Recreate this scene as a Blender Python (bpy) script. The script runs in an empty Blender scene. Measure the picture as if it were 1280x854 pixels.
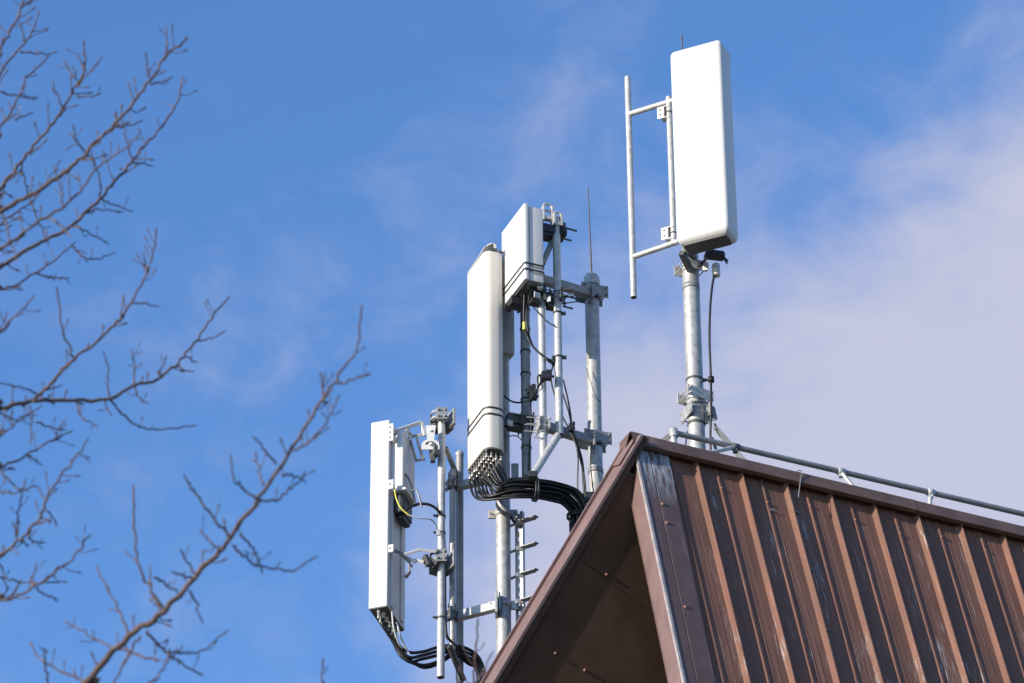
import bpy, bmesh, math, random
from mathutils import Vector, Matrix
random.seed(7)
V = Vector
scene = bpy.context.scene

# ------------------------------------------------------------------ camera
PITCH, ROLL, FPX = math.radians(33.0), -0.008, 5000.0
CAM = V((0, 0, 1.6))
_r = V((1, 0, 0)); _u = V((0, -math.sin(PITCH), math.cos(PITCH))); _w = V((0, math.cos(PITCH), math.sin(PITCH)))
CR = math.cos(ROLL) * _r + math.sin(ROLL) * _u
CU = -math.sin(ROLL) * _r + math.cos(ROLL) * _u
cd = bpy.data.cameras.new('camera')
cam = bpy.data.objects.new('camera', cd); scene.collection.objects.link(cam)
cam.matrix_world = Matrix(((CR.x, CU.x, -_w.x, CAM.x), (CR.y, CU.y, -_w.y, CAM.y), (CR.z, CU.z, -_w.z, CAM.z), (0, 0, 0, 1)))
cd.sensor_width = 36.0; cd.lens = FPX * 36.0 / 1280.0
cd.clip_start = 0.1; cd.clip_end = 5000
cd.dof.use_dof = True; cd.dof.focus_distance = 37.6; cd.dof.aperture_fstop = 4.7
scene.camera = cam

# ------------------------------------------------------------------ world, sun, exposure
SUN = V((-1.0, -0.696, 0.336)).normalized()          # towards the sun: left, behind the camera, low
SUN_EL = math.asin(SUN.z); SUN_AZ = math.atan2(SUN.x, SUN.y)

def raydir(px, py):
    return (_w + (px - 640) / FPX * CR - (py - 427) / FPX * CU)

world = bpy.data.worlds.new('World'); scene.world = world; world.use_nodes = True
nt = world.node_tree; N = nt.nodes; L = nt.links
for n in list(N): N.remove(n)
out = N.new('ShaderNodeOutputWorld'); bg = N.new('ShaderNodeBackground'); bg.inputs[1].default_value = 0.104
sky = N.new('ShaderNodeTexSky'); sky.sky_type = 'NISHITA'; sky.sun_disc = False
sky.sun_elevation = SUN_EL; sky.sun_rotation = SUN_AZ % (2 * math.pi)
sky.air_density = 1.0; sky.dust_density = 0.6; sky.ozone_density = 2.2
tint = N.new('ShaderNodeMix'); tint.data_type = 'RGBA'; tint.blend_type = 'MULTIPLY'; tint.inputs[0].default_value = 1.0
tint.inputs[7].default_value = (1.03, 1.465, 2.03, 1)
L.new(sky.outputs[0], tint.inputs[6])
tc = N.new('ShaderNodeTexCoord')

def wnoise(scale, detail, rough, stretch, off=(0, 0, 0), dist=0.0):
    mp = N.new('ShaderNodeMapping'); mp.inputs['Scale'].default_value = stretch; mp.inputs['Location'].default_value = off
    L.new(tc.outputs['Generated'], mp.inputs[0])
    t = N.new('ShaderNodeTexNoise'); t.inputs['Scale'].default_value = scale; t.inputs['Detail'].default_value = detail
    t.inputs['Roughness'].default_value = rough; t.inputs['Distortion'].default_value = dist
    L.new(mp.outputs[0], t.inputs['Vector']); return t.outputs[0]
def wmath(op, a, b=None, c=None, clamp=False):
    m = N.new('ShaderNodeMath'); m.operation = op; m.use_clamp = clamp
    for i, x in enumerate((a, b, c)):
        if x is None: continue
        if isinstance(x, (int, float)): m.inputs[i].default_value = x
        else: L.new(x, m.inputs[i])
    return m.outputs[0]
def wrange(x, a, b, c, d):
    m = N.new('ShaderNodeMapRange'); m.interpolation_type = 'SMOOTHSTEP'; L.new(x, m.inputs[0])
    for i, q in enumerate((a, b, c, d)): m.inputs[i + 1].default_value = q
    return m.outputs[0]
def wdist(px, py, r0, r1):                            # a soft cloud bank about one direction of the sky
    d = N.new('ShaderNodeVectorMath'); d.operation = 'DISTANCE'
    L.new(tc.outputs['Generated'], d.inputs[0]); d.inputs[1].default_value = raydir(px, py).normalized()
    return wrange(d.outputs['Value'], r0, r1, 1.0, 0.0)
big = wnoise(9.0, 7.0, 0.56, (1, 1, 1.6), (3.1, 0.4, 1.7), 0.4)
fine = wnoise(26.0, 6.0, 0.6, (1, 1, 1.5), (0.3, 2.4, 5.2), 0.6)
_e = (raydir(800, 500).normalized() - raydir(2925, 2166).normalized()).length
bank = wdist(2925, 2166, _e - 0.060, _e + 0.055)
wisp = wdist(600, 255, 0.0, 0.055)
wisp2 = wdist(720, 640, 0.0, 0.060)
body = wmath('ADD', wmath('MULTIPLY', bank, 0.56), wmath('ADD', wmath('MULTIPLY', wisp, 0.06), wmath('MULTIPLY', wisp2, 0.22)))
nz = wmath('ADD', wmath('MULTIPLY', big, 0.72), wmath('MULTIPLY_ADD', fine, 0.58, -0.15))
cl = wrange(wmath('ADD', nz, body), 0.47, 1.06, 0.0, 0.92)
cmix = N.new('ShaderNodeMix'); cmix.data_type = 'RGBA'
L.new(cl, cmix.inputs[0]); L.new(tint.outputs[2], cmix.inputs[6]); cmix.inputs[7].default_value = (4.15, 4.2, 5.25, 1)
L.new(cmix.outputs[2], bg.inputs[0]); L.new(bg.outputs[0], out.inputs[0])

sl = bpy.data.lights.new('sun', 'SUN'); sl.energy = 5.0; sl.angle = math.radians(0.53); sl.color = (1.0, 0.91, 0.79)
so = bpy.data.objects.new('sun', sl); scene.collection.objects.link(so)
so.location = (-20, -14, 40); so.rotation_euler = (-SUN).to_track_quat('-Z', 'Y').to_euler()

vs = scene.view_settings
vs.view_transform = 'Standard'; vs.look = 'None'; vs.gamma = 1.0; vs.exposure = 0.45; vs.use_curve_mapping = False

# ------------------------------------------------------------------ helpers
def pt(px, py, Y):
    d = raydir(px, py); return CAM + d * (Y / d.y)
def scale_at(px, py, Y):                              # pixels per metre there
    return FPX / ((pt(px, py, Y) - CAM).dot(_w))
def zat(px, py, Y): return pt(px, py, Y).z

class MB:
    def __init__(s): s.v = []; s.f = []; s.sm = []
    def add(s, vs_, fs, smooth=False):
        o = len(s.v); s.v += [V(x) for x in vs_]
        for f in fs:
            s.f.append([i + o for i in f]); s.sm.append(smooth)
        return s
    def tube(s, pts, rad, seg=12, caps=True):
        pts = [V(p) for p in pts]; n = len(pts)
        if not isinstance(rad, (list, tuple)): rad = [rad] * n
        t0 = (pts[1] - pts[0]).normalized()
        up = V((0, 0, 1)) if abs(t0.z) < 0.9 else V((1, 0, 0))
        e1 = t0.cross(up).normalized(); rings = []
        vs_ = []
        for i in range(n):
            t = (pts[min(i + 1, n - 1)] - pts[max(i - 1, 0)])
            if t.length < 1e-9: t = t0
            t = t.normalized()
            e1 = (e1 - t * e1.dot(t)); e1 = e1.normalized(); e2 = t.cross(e1)
            for k in range(seg):
                a = 2 * math.pi * k / seg
                vs_.append(pts[i] + (e1 * math.cos(a) + e2 * math.sin(a)) * rad[i])
        fs = []
        for i in range(n - 1):
            for k in range(seg):
                k2 = (k + 1) % seg
                fs.append([i * seg + k, i * seg + k2, (i + 1) * seg + k2, (i + 1) * seg + k])
        s.add(vs_, fs, True)
        if caps:
            s.add(vs_[:seg], [list(range(seg))[::-1]]); s.add(vs_[-seg:], [list(range(seg))])
        return s
    def pipe(s, a, b, ro, wall=0.006, seg=16):       # open hollow pipe: the bore shows at the ends
        a, b = V(a), V(b); t = (b - a).normalized()
        up = V((0, 0, 1)) if abs(t.z) < 0.9 else V((1, 0, 0))
        e1 = t.cross(up).normalized(); e2 = t.cross(e1); ri = ro - wall
        def ring(c, r): return [c + (e1 * math.cos(2 * math.pi * k / seg) + e2 * math.sin(2 * math.pi * k / seg)) * r for k in range(seg)]
        ao, bo, ai, bi = ring(a, ro), ring(b, ro), ring(a + t * 0.0, ri), ring(b, ri)
        q = [[k, (k + 1) % seg, seg + (k + 1) % seg, seg + k] for k in range(seg)]
        s.add(ao + bo, q, True); s.add(bi + ai, q, True)
        s.add(bo + bi, q); s.add(ai + ao, q)
        da = ring(a + t * min(0.35, (b - a).length * .4), ri); db = ring(b - t * min(0.35, (b - a).length * .4), ri)
        s.add(da, [list(range(seg))[::-1]]); s.add(db, [list(range(seg))])
        return s
    def box(s, c, h, ax=None, bev=0.0):
        c = V(c); ax = ax or (V((1, 0, 0)), V((0, 1, 0)), V((0, 0, 1)))
        if bev <= 0:
            vs_ = [c + ax[0] * (h[0] * x) + ax[1] * (h[1] * y) + ax[2] * (h[2] * z) for x in (-1, 1) for y in (-1, 1) for z in (-1, 1)]
            fs = [[0, 1, 3, 2], [4, 6, 7, 5], [0, 4, 5, 1], [2, 3, 7, 6], [0, 2, 6, 4], [1, 5, 7, 3]]
            return s.add(vs_, fs)
        bm = bmesh.new(); bmesh.ops.create_cube(bm, size=2.0)
        for v in bm.verts: v.co = V((v.co.x * h[0], v.co.y * h[1], v.co.z * h[2]))
        bmesh.ops.bevel(bm, geom=list(bm.edges), offset=bev, segments=2, affect='EDGES', profile=0.6)
        bm.verts.index_update()
        vs_ = [c + ax[0] * v.co.x + ax[1] * v.co.y + ax[2] * v.co.z for v in bm.verts]
        fs = [[v.index for v in f.verts] for f in bm.faces]; bm.free()
        return s.add(vs_, fs)
    def bar(s, a, b, w, h, up=None, bev=0.0):         # rectangular bar from a to b
        a, b = V(a), V(b); t = (b - a); l = t.length; t = t / l
        up = up or V((0, 0, 1)); e = t.cross(up).normalized(); u = e.cross(t)
        return s.box((a + b) / 2, (l / 2, w / 2, h / 2), (t, e, u), bev)
    def poly_prism(s, pts, ext):                      # polygon extruded by vector
        pts = [V(p) for p in pts]; ext = V(ext); n = len(pts)
        nrm = V((0, 0, 0))
        for i in range(n): nrm += (pts[i] - pts[0]).cross(pts[(i + 1) % n] - pts[0])
        if nrm.dot(ext) < 0: pts = pts[::-1]
        vs_ = pts + [p + ext for p in pts]
        fs = [list(range(n))[::-1], list(range(n, 2 * n))] + [[i, (i + 1) % n, n + (i + 1) % n, n + i] for i in range(n)]
        return s.add(vs_, fs)
    def lathe(s, base, axis, prof, seg=20):           # prof: (radius, height)
        base, axis = V(base), V(axis).normalized()
        up = V((0, 0, 1)) if abs(axis.z) < 0.9 else V((1, 0, 0))
        e1 = axis.cross(up).normalized(); e2 = axis.cross(e1); vs_ = []
        for r, h in prof:
            for k in range(seg):
                a = 2 * math.pi * k / seg
                vs_.append(base + axis * h + (e1 * math.cos(a) + e2 * math.sin(a)) * max(r, 1e-4))
        fs = [[i * seg + k, i * seg + (k + 1) % seg, (i + 1) * seg + (k + 1) % seg, (i + 1) * seg + k] for i in range(len(prof) - 1) for k in range(seg)]
        return s.add(vs_, fs, True)
    def quadsheet(s, a, b, c, d): return s.add([a, b, c, d], [[0, 1, 2, 3]])

ROOT = {}
def build(mb, name, m, parent=None, fix=True):
    """link a mesh object; vertices are given in world space, stored about the thing's base"""
    off = ROOT.get(parent.name, V((0, 0, 0))) if parent else V((0, 0, 0))
    me = bpy.data.meshes.new(name)
    me.from_pydata([tuple(v - off) for v in mb.v], [], mb.f)
    me.polygons.foreach_set('use_smooth', mb.sm)
    if fix:
        bm = bmesh.new(); bm.from_mesh(me); bmesh.ops.recalc_face_normals(bm, faces=list(bm.faces)); bm.to_mesh(me); bm.free()
    me.materials.append(m); me.update()
    o = bpy.data.objects.new(name, me); scene.collection.objects.link(o)
    if parent:
        o.parent = parent; ROOT[o.name] = off
    return o
def thing(name, loc, label, cat, group=None):
    o = bpy.data.objects.new(name, None); scene.collection.objects.link(o); o.empty_display_size = 0.2
    o.location = loc; ROOT[o.name] = V(loc); o['label'] = label; o['category'] = cat
    if group: o['group'] = group
    return o
def tag(o, label, cat, group=None):
    o['label'] = label; o['category'] = cat
    if group: o['group'] = group
    return o
def crom(pts, sub=6):
    pts = [V(p) for p in pts]; out_ = []
    P = [pts[0] * 2 - pts[1]] + pts + [pts[-1] * 2 - pts[-2]]
    for i in range(1, len(P) - 2):
        for k in range(sub):
            t = k / sub; a, b, c, d = P[i - 1], P[i], P[i + 1], P[i + 2]
            out_.append(0.5 * ((2 * b) + (c - a) * t + (2 * a - 5 * b + 4 * c - d) * t * t + (3 * b - a - 3 * c + d) * t ** 3))
    out_.append(pts[-1]); return out_

# ------------------------------------------------------------------ materials
def material(name, col, rough=0.5, metal=0.0, var=0.12, vscale=6.0, bump=0.0, bscale=40.0, spec=0.5, dirt=None, dscale=(3, 3, 3), damt=0.5, dlo=.5, dhi=.7):
    m = bpy.data.materials.new(name); m.use_nodes = True
    t = m.node_tree; n = t.nodes; l = t.links; b = n['Principled BSDF']
    b.inputs['Roughness'].default_value = rough; b.inputs['Metallic'].default_value = metal
    b.inputs['Specular IOR Level'].default_value = spec
    co = n.new('ShaderNodeTexCoord')
    no = n.new('ShaderNodeTexNoise'); no.inputs['Scale'].default_value = vscale; no.inputs['Detail'].default_value = 6
    no.inputs['Roughness'].default_value = 0.65
    l.new(co.outputs['Object'], no.inputs['Vector'])
    rp = n.new('ShaderNodeMapRange'); l.new(no.outputs[0], rp.inputs[0])
    rp.inputs[1].default_value = 0.3; rp.inputs[2].default_value = 0.7; rp.inputs[3].default_value = 1 - var; rp.inputs[4].default_value = 1 + var * 0.5
    mx = n.new('ShaderNodeMix'); mx.data_type = 'RGBA'; mx.blend_type = 'MULTIPLY'; mx.inputs[0].default_value = 1
    mx.inputs[6].default_value = (*col, 1); l.new(rp.outputs[0], mx.inputs[7])
    last = mx.outputs[2]
    if dirt:
        mp = n.new('ShaderNodeMapping'); mp.inputs['Scale'].default_value = dscale; l.new(co.outputs['Object'], mp.inputs[0])
        d = n.new('ShaderNodeTexNoise'); d.inputs['Scale'].default_value = 1.0; d.inputs['Detail'].default_value = 8; d.inputs['Roughness'].default_value = 0.7
        l.new(mp.outputs[0], d.inputs['Vector'])
        dr = n.new('ShaderNodeMapRange'); l.new(d.outputs[0], dr.inputs[0]); dr.inputs[1].default_value = dlo; dr.inputs[2].default_value = dhi
        dr.inputs[3].default_value = 0; dr.inputs[4].default_value = damt
        m2 = n.new('ShaderNodeMix'); m2.data_type = 'RGBA'; l.new(dr.outputs[0], m2.inputs[0]); l.new(last, m2.inputs[6]); m2.inputs[7].default_value = (*dirt, 1)
        last = m2.outputs[2]
    l.new(last, b.inputs['Base Color'])
    r2 = n.new('ShaderNodeMapRange'); l.new(no.outputs[0], r2.inputs[0]); r2.inputs[3].default_value = rough * 0.8; r2.inputs[4].default_value = min(1, rough * 1.2)
    l.new(r2.outputs[0], b.inputs['Roughness'])
    if bump:
        bn = n.new('ShaderNodeTexNoise'); bn.inputs['Scale'].default_value = bscale; bn.inputs['Detail'].default_value = 4
        l.new(co.outputs['Object'], bn.inputs['Vector'])
        bp = n.new('ShaderNodeBump'); bp.inputs['Strength'].default_value = bump; bp.inputs['Distance'].default_value = 0.01
        l.new(bn.outputs[0], bp.inputs['Height']); l.new(bp.outputs[0], b.inputs['Normal'])
    return m

M = {}
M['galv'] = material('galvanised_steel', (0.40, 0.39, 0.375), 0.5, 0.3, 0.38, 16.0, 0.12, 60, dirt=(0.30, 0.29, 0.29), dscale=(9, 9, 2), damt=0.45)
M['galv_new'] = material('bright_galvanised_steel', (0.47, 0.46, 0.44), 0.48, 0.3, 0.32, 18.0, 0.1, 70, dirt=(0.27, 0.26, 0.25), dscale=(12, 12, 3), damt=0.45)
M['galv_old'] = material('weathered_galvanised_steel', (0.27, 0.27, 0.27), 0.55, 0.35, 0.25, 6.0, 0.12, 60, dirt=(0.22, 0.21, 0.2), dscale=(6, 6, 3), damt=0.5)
M['bracket'] = material('dull_bracket_steel', (0.10, 0.098, 0.095), 0.55, 0.4, 0.3, 14.0, 0.1, 60)
M['white'] = material('white_radome_plastic', (0.565, 0.552, 0.53), 0.45, 0, 0.05, 2.0, dirt=(0.44, 0.415, 0.38), dscale=(5, 5, 0.8), damt=0.4)
M['cream'] = material('cream_radome_plastic', (0.62, 0.565, 0.49), 0.45, 0, 0.05, 2.0, dirt=(0.46, 0.41, 0.35), dscale=(6, 6, 0.8), damt=0.35)
M['grey_plastic'] = material('grey_plastic', (0.46, 0.46, 0.47), 0.5, 0, 0.1, 4)
M['dark_plate'] = material('dark_grey_base_and_shade', (0.10, 0.095, 0.09), 0.6, 0, 0.25, 8)  # also colours the painted shade under the large white antenna
M['black'] = material('black_rubber', (0.012, 0.012, 0.013), 0.42, 0, 0.3, 20, spec=0.35, dirt=(0.035, 0.033, 0.03), dscale=(14, 14, 14), damt=0.7)
M['blackmetal'] = material('black_clamp_plastic', (0.02, 0.02, 0.022), 0.45, 0, 0.3, 20)
M['yellow'] = material('yellow_green_earth_wire', (0.62, 0.55, 0.06), 0.45, 0, 0.1, 20)
M['silver'] = material('nickel_plated_connector', (0.62, 0.58, 0.52), 0.35, 0.6, 0.15, 30)
M['bark'] = material('bark', (0.080, 0.050, 0.042), 0.8, 0, 0.4, 12, 0.5, 60, dirt=(0.185, 0.125, 0.110), dscale=(14, 14, 14), damt=0.8)
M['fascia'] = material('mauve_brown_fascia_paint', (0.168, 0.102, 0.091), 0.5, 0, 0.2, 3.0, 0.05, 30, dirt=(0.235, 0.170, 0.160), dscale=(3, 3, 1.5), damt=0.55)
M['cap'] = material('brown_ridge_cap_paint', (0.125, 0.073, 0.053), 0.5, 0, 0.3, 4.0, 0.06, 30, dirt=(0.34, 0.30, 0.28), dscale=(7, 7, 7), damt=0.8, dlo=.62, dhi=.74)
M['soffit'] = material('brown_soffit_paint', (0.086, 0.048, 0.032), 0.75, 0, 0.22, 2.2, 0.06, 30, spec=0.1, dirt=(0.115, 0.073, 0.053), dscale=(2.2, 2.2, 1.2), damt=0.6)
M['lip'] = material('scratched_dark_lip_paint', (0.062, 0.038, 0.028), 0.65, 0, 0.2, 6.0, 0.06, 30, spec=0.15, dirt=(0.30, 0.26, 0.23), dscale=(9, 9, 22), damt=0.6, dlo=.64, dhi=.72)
M['trim'] = material('worn_bare_metal_trim', (0.38, 0.33, 0.315), 0.45, 0.2, 0.3, 6.0)
M['screw'] = material('rust_brown_screw', (0.22, 0.11, 0.075), 0.5, 0.2, 0.2, 30)
M['plaster'] = material('brown_plaster', (0.25, 0.2, 0.17), 0.85, 0, 0.2, 2.0, 0.2, 20)
M['ground'] = material('ground_paving', (0.20, 0.168, 0.135), 0.9, 0, 0.3, 0.5, 0.2, 8, dirt=(0.1, 0.12, 0.06), dscale=(.05, .05, .05), damt=0.9)

def roof_paint():
    """brown sheet paint, in each sheet's own frame: x along the ridge, y up the slope; chalky and peeled in streaks"""
    m = bpy.data.materials.new('weathered_brown_sheet_paint'); m.use_nodes = True
    t = m.node_tree; n = t.nodes; l = t.links; b = n['Principled BSDF']
    b.inputs['Roughness'].default_value = 0.5; b.inputs['Specular IOR Level'].default_value = 0.14
    co = n.new('ShaderNodeTexCoord'); oi = n.new('ShaderNodeObjectInfo')
    sh = n.new('ShaderNodeVectorMath'); sh.operation = 'MULTIPLY_ADD'
    cx = n.new('ShaderNodeCombineXYZ'); l.new(oi.outputs['Random'], cx.inputs[0]); l.new(oi.outputs['Random'], cx.inputs[1]); l.new(oi.outputs['Random'], cx.inputs[2])
    l.new(cx.outputs[0], sh.inputs[0]); sh.inputs[1].default_value = (37.0, 91.0, 13.0); l.new(co.outputs['Object'], sh.inputs[2])
    def noise(sc, det, ro, scale3):
        mp = n.new('ShaderNodeMapping'); mp.inputs['Scale'].default_value = scale3; l.new(sh.outputs[0], mp.inputs[0])
        q = n.new('ShaderNodeTexNoise'); q.inputs['Scale'].default_value = sc; q.inputs['Detail'].default_value = det; q.inputs['Roughness'].default_value = ro
        l.new(mp.outputs[0], q.inputs['Vector']); return q.outputs[0]
    def rng(x, a, b_, c, d):
        r = n.new('ShaderNodeMapRange'); l.new(x, r.inputs[0])
        for i, v in enumerate((a, b_, c, d)): r.inputs[i + 1].default_value = v
        return r.outputs[0]
    def mix(f, a, b_, mode='MIX'):
        x = n.new('ShaderNodeMix'); x.data_type = 'RGBA'; x.blend_type = mode
        if isinstance(f, float): x.inputs[0].default_value = f
        else: l.new(f, x.inputs[0])
        for i, v in ((6, a), (7, b_)):
            if isinstance(v, tuple): x.inputs[i].default_value = (*v, 1)
            else: l.new(v, x.inputs[i])
        return x.outputs[2]
    def mul(a, b_):
        x = n.new('ShaderNodeMath'); x.operation = 'MULTIPLY'; l.new(a, x.inputs[0]); l.new(b_, x.inputs[1]); return x.outputs[0]
    streak = noise(1.0, 6, 0.65, (22, 0.9, 22))
    blot = noise(1.0, 5, 0.6, (3.0, 1.6, 3.0))
    c0 = mix(rng(streak, 0.3, 0.7, 0, 1), (0.138, 0.063, 0.044), (0.215, 0.106, 0.076))
    c1 = mix(rng(blot, 0.35, 0.7, 0, 0.75), c0, (0.125, 0.072, 0.054))
    peel = mul(rng(noise(1.0, 8, 0.72, (55, 3.4, 55)), 0.52, 0.60, 0, 1), rng(noise(1.0, 3, 0.5, (7, 0.8, 7)), 0.545, 0.64, 0, 0.6))
    c2 = mix(peel, c1, (0.42, 0.39, 0.37))
    scuff = mul(rng(noise(1.0, 7, 0.7, (60, 3.0, 60)), 0.60, 0.66, 0, 1), rng(blot, 0.35, 0.6, 0, 0.6))
    c3 = mix(scuff, c2, (0.075, 0.045, 0.036))
    l.new(c3, b.inputs['Base Color'])
    l.new(rng(streak, 0.3, 0.7, 0.42, 0.62), b.inputs['Roughness'])
    bp = n.new('ShaderNodeBump'); bp.inputs['Strength'].default_value = 0.15; bp.inputs['Distance'].default_value = 0.004
    l.new(noise(1.0, 5, 0.6, (9, 2.2, 9)), bp.inputs['Height']); l.new(bp.outputs[0], b.inputs['Normal'])
    return m
M['roof'] = roof_paint()

def verge_paint():
    m = material('peeling_verge_paint', (0.095, 0.058, 0.050), 0.5, 0, 0.2, 4.0, 0.1, 30)
    t = m.node_tree; n = t.nodes; l = t.links; b = n['Principled BSDF']
    src = b.inputs['Base Color'].links[0].from_socket
    co = n.new('ShaderNodeTexCoord')
    def noise(scale3, det=8, ro=0.7, off=(0, 0, 0)):
        mp = n.new('ShaderNodeMapping'); mp.inputs['Scale'].default_value = scale3; mp.inputs['Location'].default_value = off; l.new(co.outputs['Object'], mp.inputs[0])
        q = n.new('ShaderNodeTexNoise'); q.inputs['Scale'].default_value = 1; q.inputs['Detail'].default_value = det; q.inputs['Roughness'].default_value = ro
        l.new(mp.outputs[0], q.inputs['Vector']); return q.outputs[0]
    def rng(x, a, b_, c, d):
        r = n.new('ShaderNodeMapRange'); l.new(x, r.inputs[0])
        for i, v in enumerate((a, b_, c, d)): r.inputs[i + 1].default_value = v
        return r.outputs[0]
    def mix(f, a, col):
        x = n.new('ShaderNodeMix'); x.data_type = 'RGBA'; l.new(f, x.inputs[0]); l.new(a, x.inputs[6]); x.inputs[7].default_value = (*col, 1); return x.outputs[2]
    def mul(a, b_):
        x = n.new('ShaderNodeMath'); x.operation = 'MULTIPLY'; l.new(a, x.inputs[0]); l.new(b_, x.inputs[1]); return x.outputs[0]
    sx = n.new('ShaderNodeSeparateXYZ'); l.new(co.outputs['Object'], sx.inputs[0])
    high = rng(sx.outputs[1], -0.85, -0.15, 0.0, 1.0)                # the paint has come off towards the ridge end
    p1 = mul(rng(noise((26, 3.5, 26)), 0.45, 0.56, 0, 0.9), high)
    p2 = mul(rng(noise((34, 5, 34), off=(3, 7, 1)), 0.50, 0.58, 0, 0.9), high)
    c = mix(p2, src, (0.10, 0.19, 0.25)); c = mix(p1, c, (0.42, 0.43, 0.44))
    st = mul(rng(noise((60, 1.1, 60), off=(5, 1, 2)), 0.60, 0.68, 0, 0.6), rng(noise((5, 1, 5)), .4, .6, 0, 1))
    c = mix(st, c, (0.42, 0.36, 0.34))
    l.new(c, b.inputs['Base Color']); return m
M['verge'] = verge_paint()

# ------------------------------------------------------------------ ground
g = MB(); g.quadsheet(V((-2500, -2500, 0)), V((2500, -2500, 0)), V((2500, 2500, 0)), V((-2500, 2500, 0)))
go = build(g, 'ground', M['ground'], fix=False); go['kind'] = 'structure'; go['label'] = 'paved ground around the building'

# ------------------------------------------------------------------ the building with its steep metal roof
A, RP = math.radians(25.0), math.radians(73.0)
sa, ca, sr, cr_ = math.sin(A), math.cos(A), math.sin(RP), math.cos(RP)
RD = V((ca, sa, 0))                                   # along the ridge, away from the gable
UN = V((-sa * cr_, ca * cr_, sr)); NN = V((sa * sr, -ca * sr, cr_))      # near slope: up-slope, outward
DF = V((-sa * cr_, ca * cr_, -sr)); NF = V((-sa * sr, ca * sr, cr_))     # far slope: down-slope, outward
PK = pt(789, 549, 31.0)
def hit(px, py, P, n):
    d = raydir(px, py); return CAM + d * ((P - CAM).dot(n) / d.dot(n))
def zfar(x, y):                                       # height of the far slope's surface
    return PK.z - (NF.x * (x - PK.x) + NF.y * (y - PK.y)) / NF.z
LL = hit(606, 854, PK, NF) - PK                       # left rake line
LN = hit(853, 854, PK, NN) - PK                       # right rake line
LL = LL / -LL.z; LN = LN / -LN.z                      # per metre of drop
DROP, LEN = 8.0, 12.0
bl = thing('building', (PK.x + 3, PK.y + 2, 0), 'brown building with steep ribbed metal roof and overhanging gable', 'building')
BO = ROOT[bl.name]

# fold-up sheets of the near slope: one per rib
def near_matrix(u): 
    o = PK + RD * u - BO
    return Matrix(((RD.x, UN.x, NN.x, o.x), (RD.y, UN.y, NN.y, o.y), (RD.z, UN.z, NN.z, o.z), (0, 0, 0, 1)))
def u_of(px, py):                                     # ridge coordinate of a picture point on the pan plane
    return (hit(px, py, PK, NN) - PK).dot(RD)
W = (u_of(1199, 661.3) - u_of(868, 580)) / 6.0
U0 = u_of(868, 580) - 0.925 * W
prof = [(0.0, 0), (.365, 0), (.385, .014), (.420, .014), (.440, 0), (.545, 0), (.552, .0018), (.566, .0018), (.573, 0), (.675, 0), (.682, .0014), (.694, .0014), (.701, 0), (.868, 0), (.920, .054), (.940, .054), (.957, 0), (1.0, 0)]
SL = DROP / sr
rng_ = random.Random(3)
def sheet_mesh(seedv):
    vs_, fs = [], []; rows = 14; rr = random.Random(seedv)
    ph = rr.random() * 6
    for j in range(rows + 1):
        y = -SL * (j / rows)
        for (u, h) in prof:
            wob = 0.0022 * math.sin(ph + 2.1 * y) * (1 if 0.05 < u < 0.95 else 0) + rr.uniform(-.0012, .0012) * (1 if 0.05 < u < 0.95 else 0)
            vs_.append((u * W, y, h + wob))
    n = len(prof)
    for j in range(rows):
        for i in range(n - 1):
            fs.append([j * n + i, (j + 1) * n + i, (j + 1) * n + i + 1, j * n + i + 1])
    me = bpy.data.meshes.new('roof_panel'); me.from_pydata(vs_, [], fs); me.materials.append(M['roof']); me.update()
    return me
sheets = [sheet_mesh(k) for k in range(4)]
npan = int((LEN - U0) / W)
for k in range(npan):
    o = bpy.data.objects.new('roof_panel', sheets[k % 4]); scene.collection.objects.link(o); o.parent = bl
    o.matrix_local = near_matrix(U0 + k * W)
# deck of the near slope below the sheets, deck of the far slope
TH = 0.25
d = MB()
e0 = PK - NN * 0.006; 
d.poly_prism([e0 + RD * 0.06, e0 + RD * LEN, e0 + RD * LEN - UN * SL, e0 + LN * DROP + RD * 0.06], -NN * (TH - .03))
build(d, 'near_roof_slope', M['soffit'], bl)
# verge flashing: raised flat strip along the right rake
UV = u_of(836, 575)
v = MB(); vs_ = []; rows = 16
vprof = [(0.0, -0.02), (0.0, .028), (.05, .031), (.36, .031), (.37, .026), (.395, .026), (.405, .031), (.93, .031), (.975, .030), (1.0, .0)]
for j in range(rows + 1):
    y = -SL * j / rows; u_left = (LN * (-y * sr)).dot(RD) + 0.012
    for (q, h) in vprof:
        vs_.append((u_left + (UV - 0.022 * (-y) - u_left) * q, y, h))
n = len(vprof)
me = bpy.data.meshes.new('verge_flashing')
me.from_pydata(vs_, [], [[j * n + i, (j + 1) * n + i, (j + 1) * n + i + 1, j * n + i + 1] for j in range(rows) for i in range(n - 1)])
me.materials.append(M['verge']); me.update()
vo = bpy.data.objects.new('verge_flashing', me); scene.collection.objects.link(vo); vo.parent = bl; vo.matrix_local = near_matrix(0.0)
vo['label'] = 'peeling verge strip with white and blue bare patches'
# bright worn trim on the verge edge
t_ = MB(); c0 = PK + NN * 0.026; t_.bar(c0 + LN * 0.02, c0 + LN * DROP, 0.022, 0.03, NN)
build(t_, 'verge_trim', M['trim'], bl)['label'] = 'worn pale metal edge of the verge'
# right rake fascia
HF = 0.235
f = MB(); a0 = PK + NN * 0.035
f.poly_prism([a0, a0 + LN * DROP, a0 + LN * DROP - NN * HF, a0 - NN * HF], RD * 0.03)
f.bar(a0 - NN * (HF + .006) + RD * .03, a0 + LN * DROP - NN * (HF + .006) + RD * .03, 0.07, 0.010, NN)
build(f, 'fascia', M['fascia'], bl)
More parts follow.
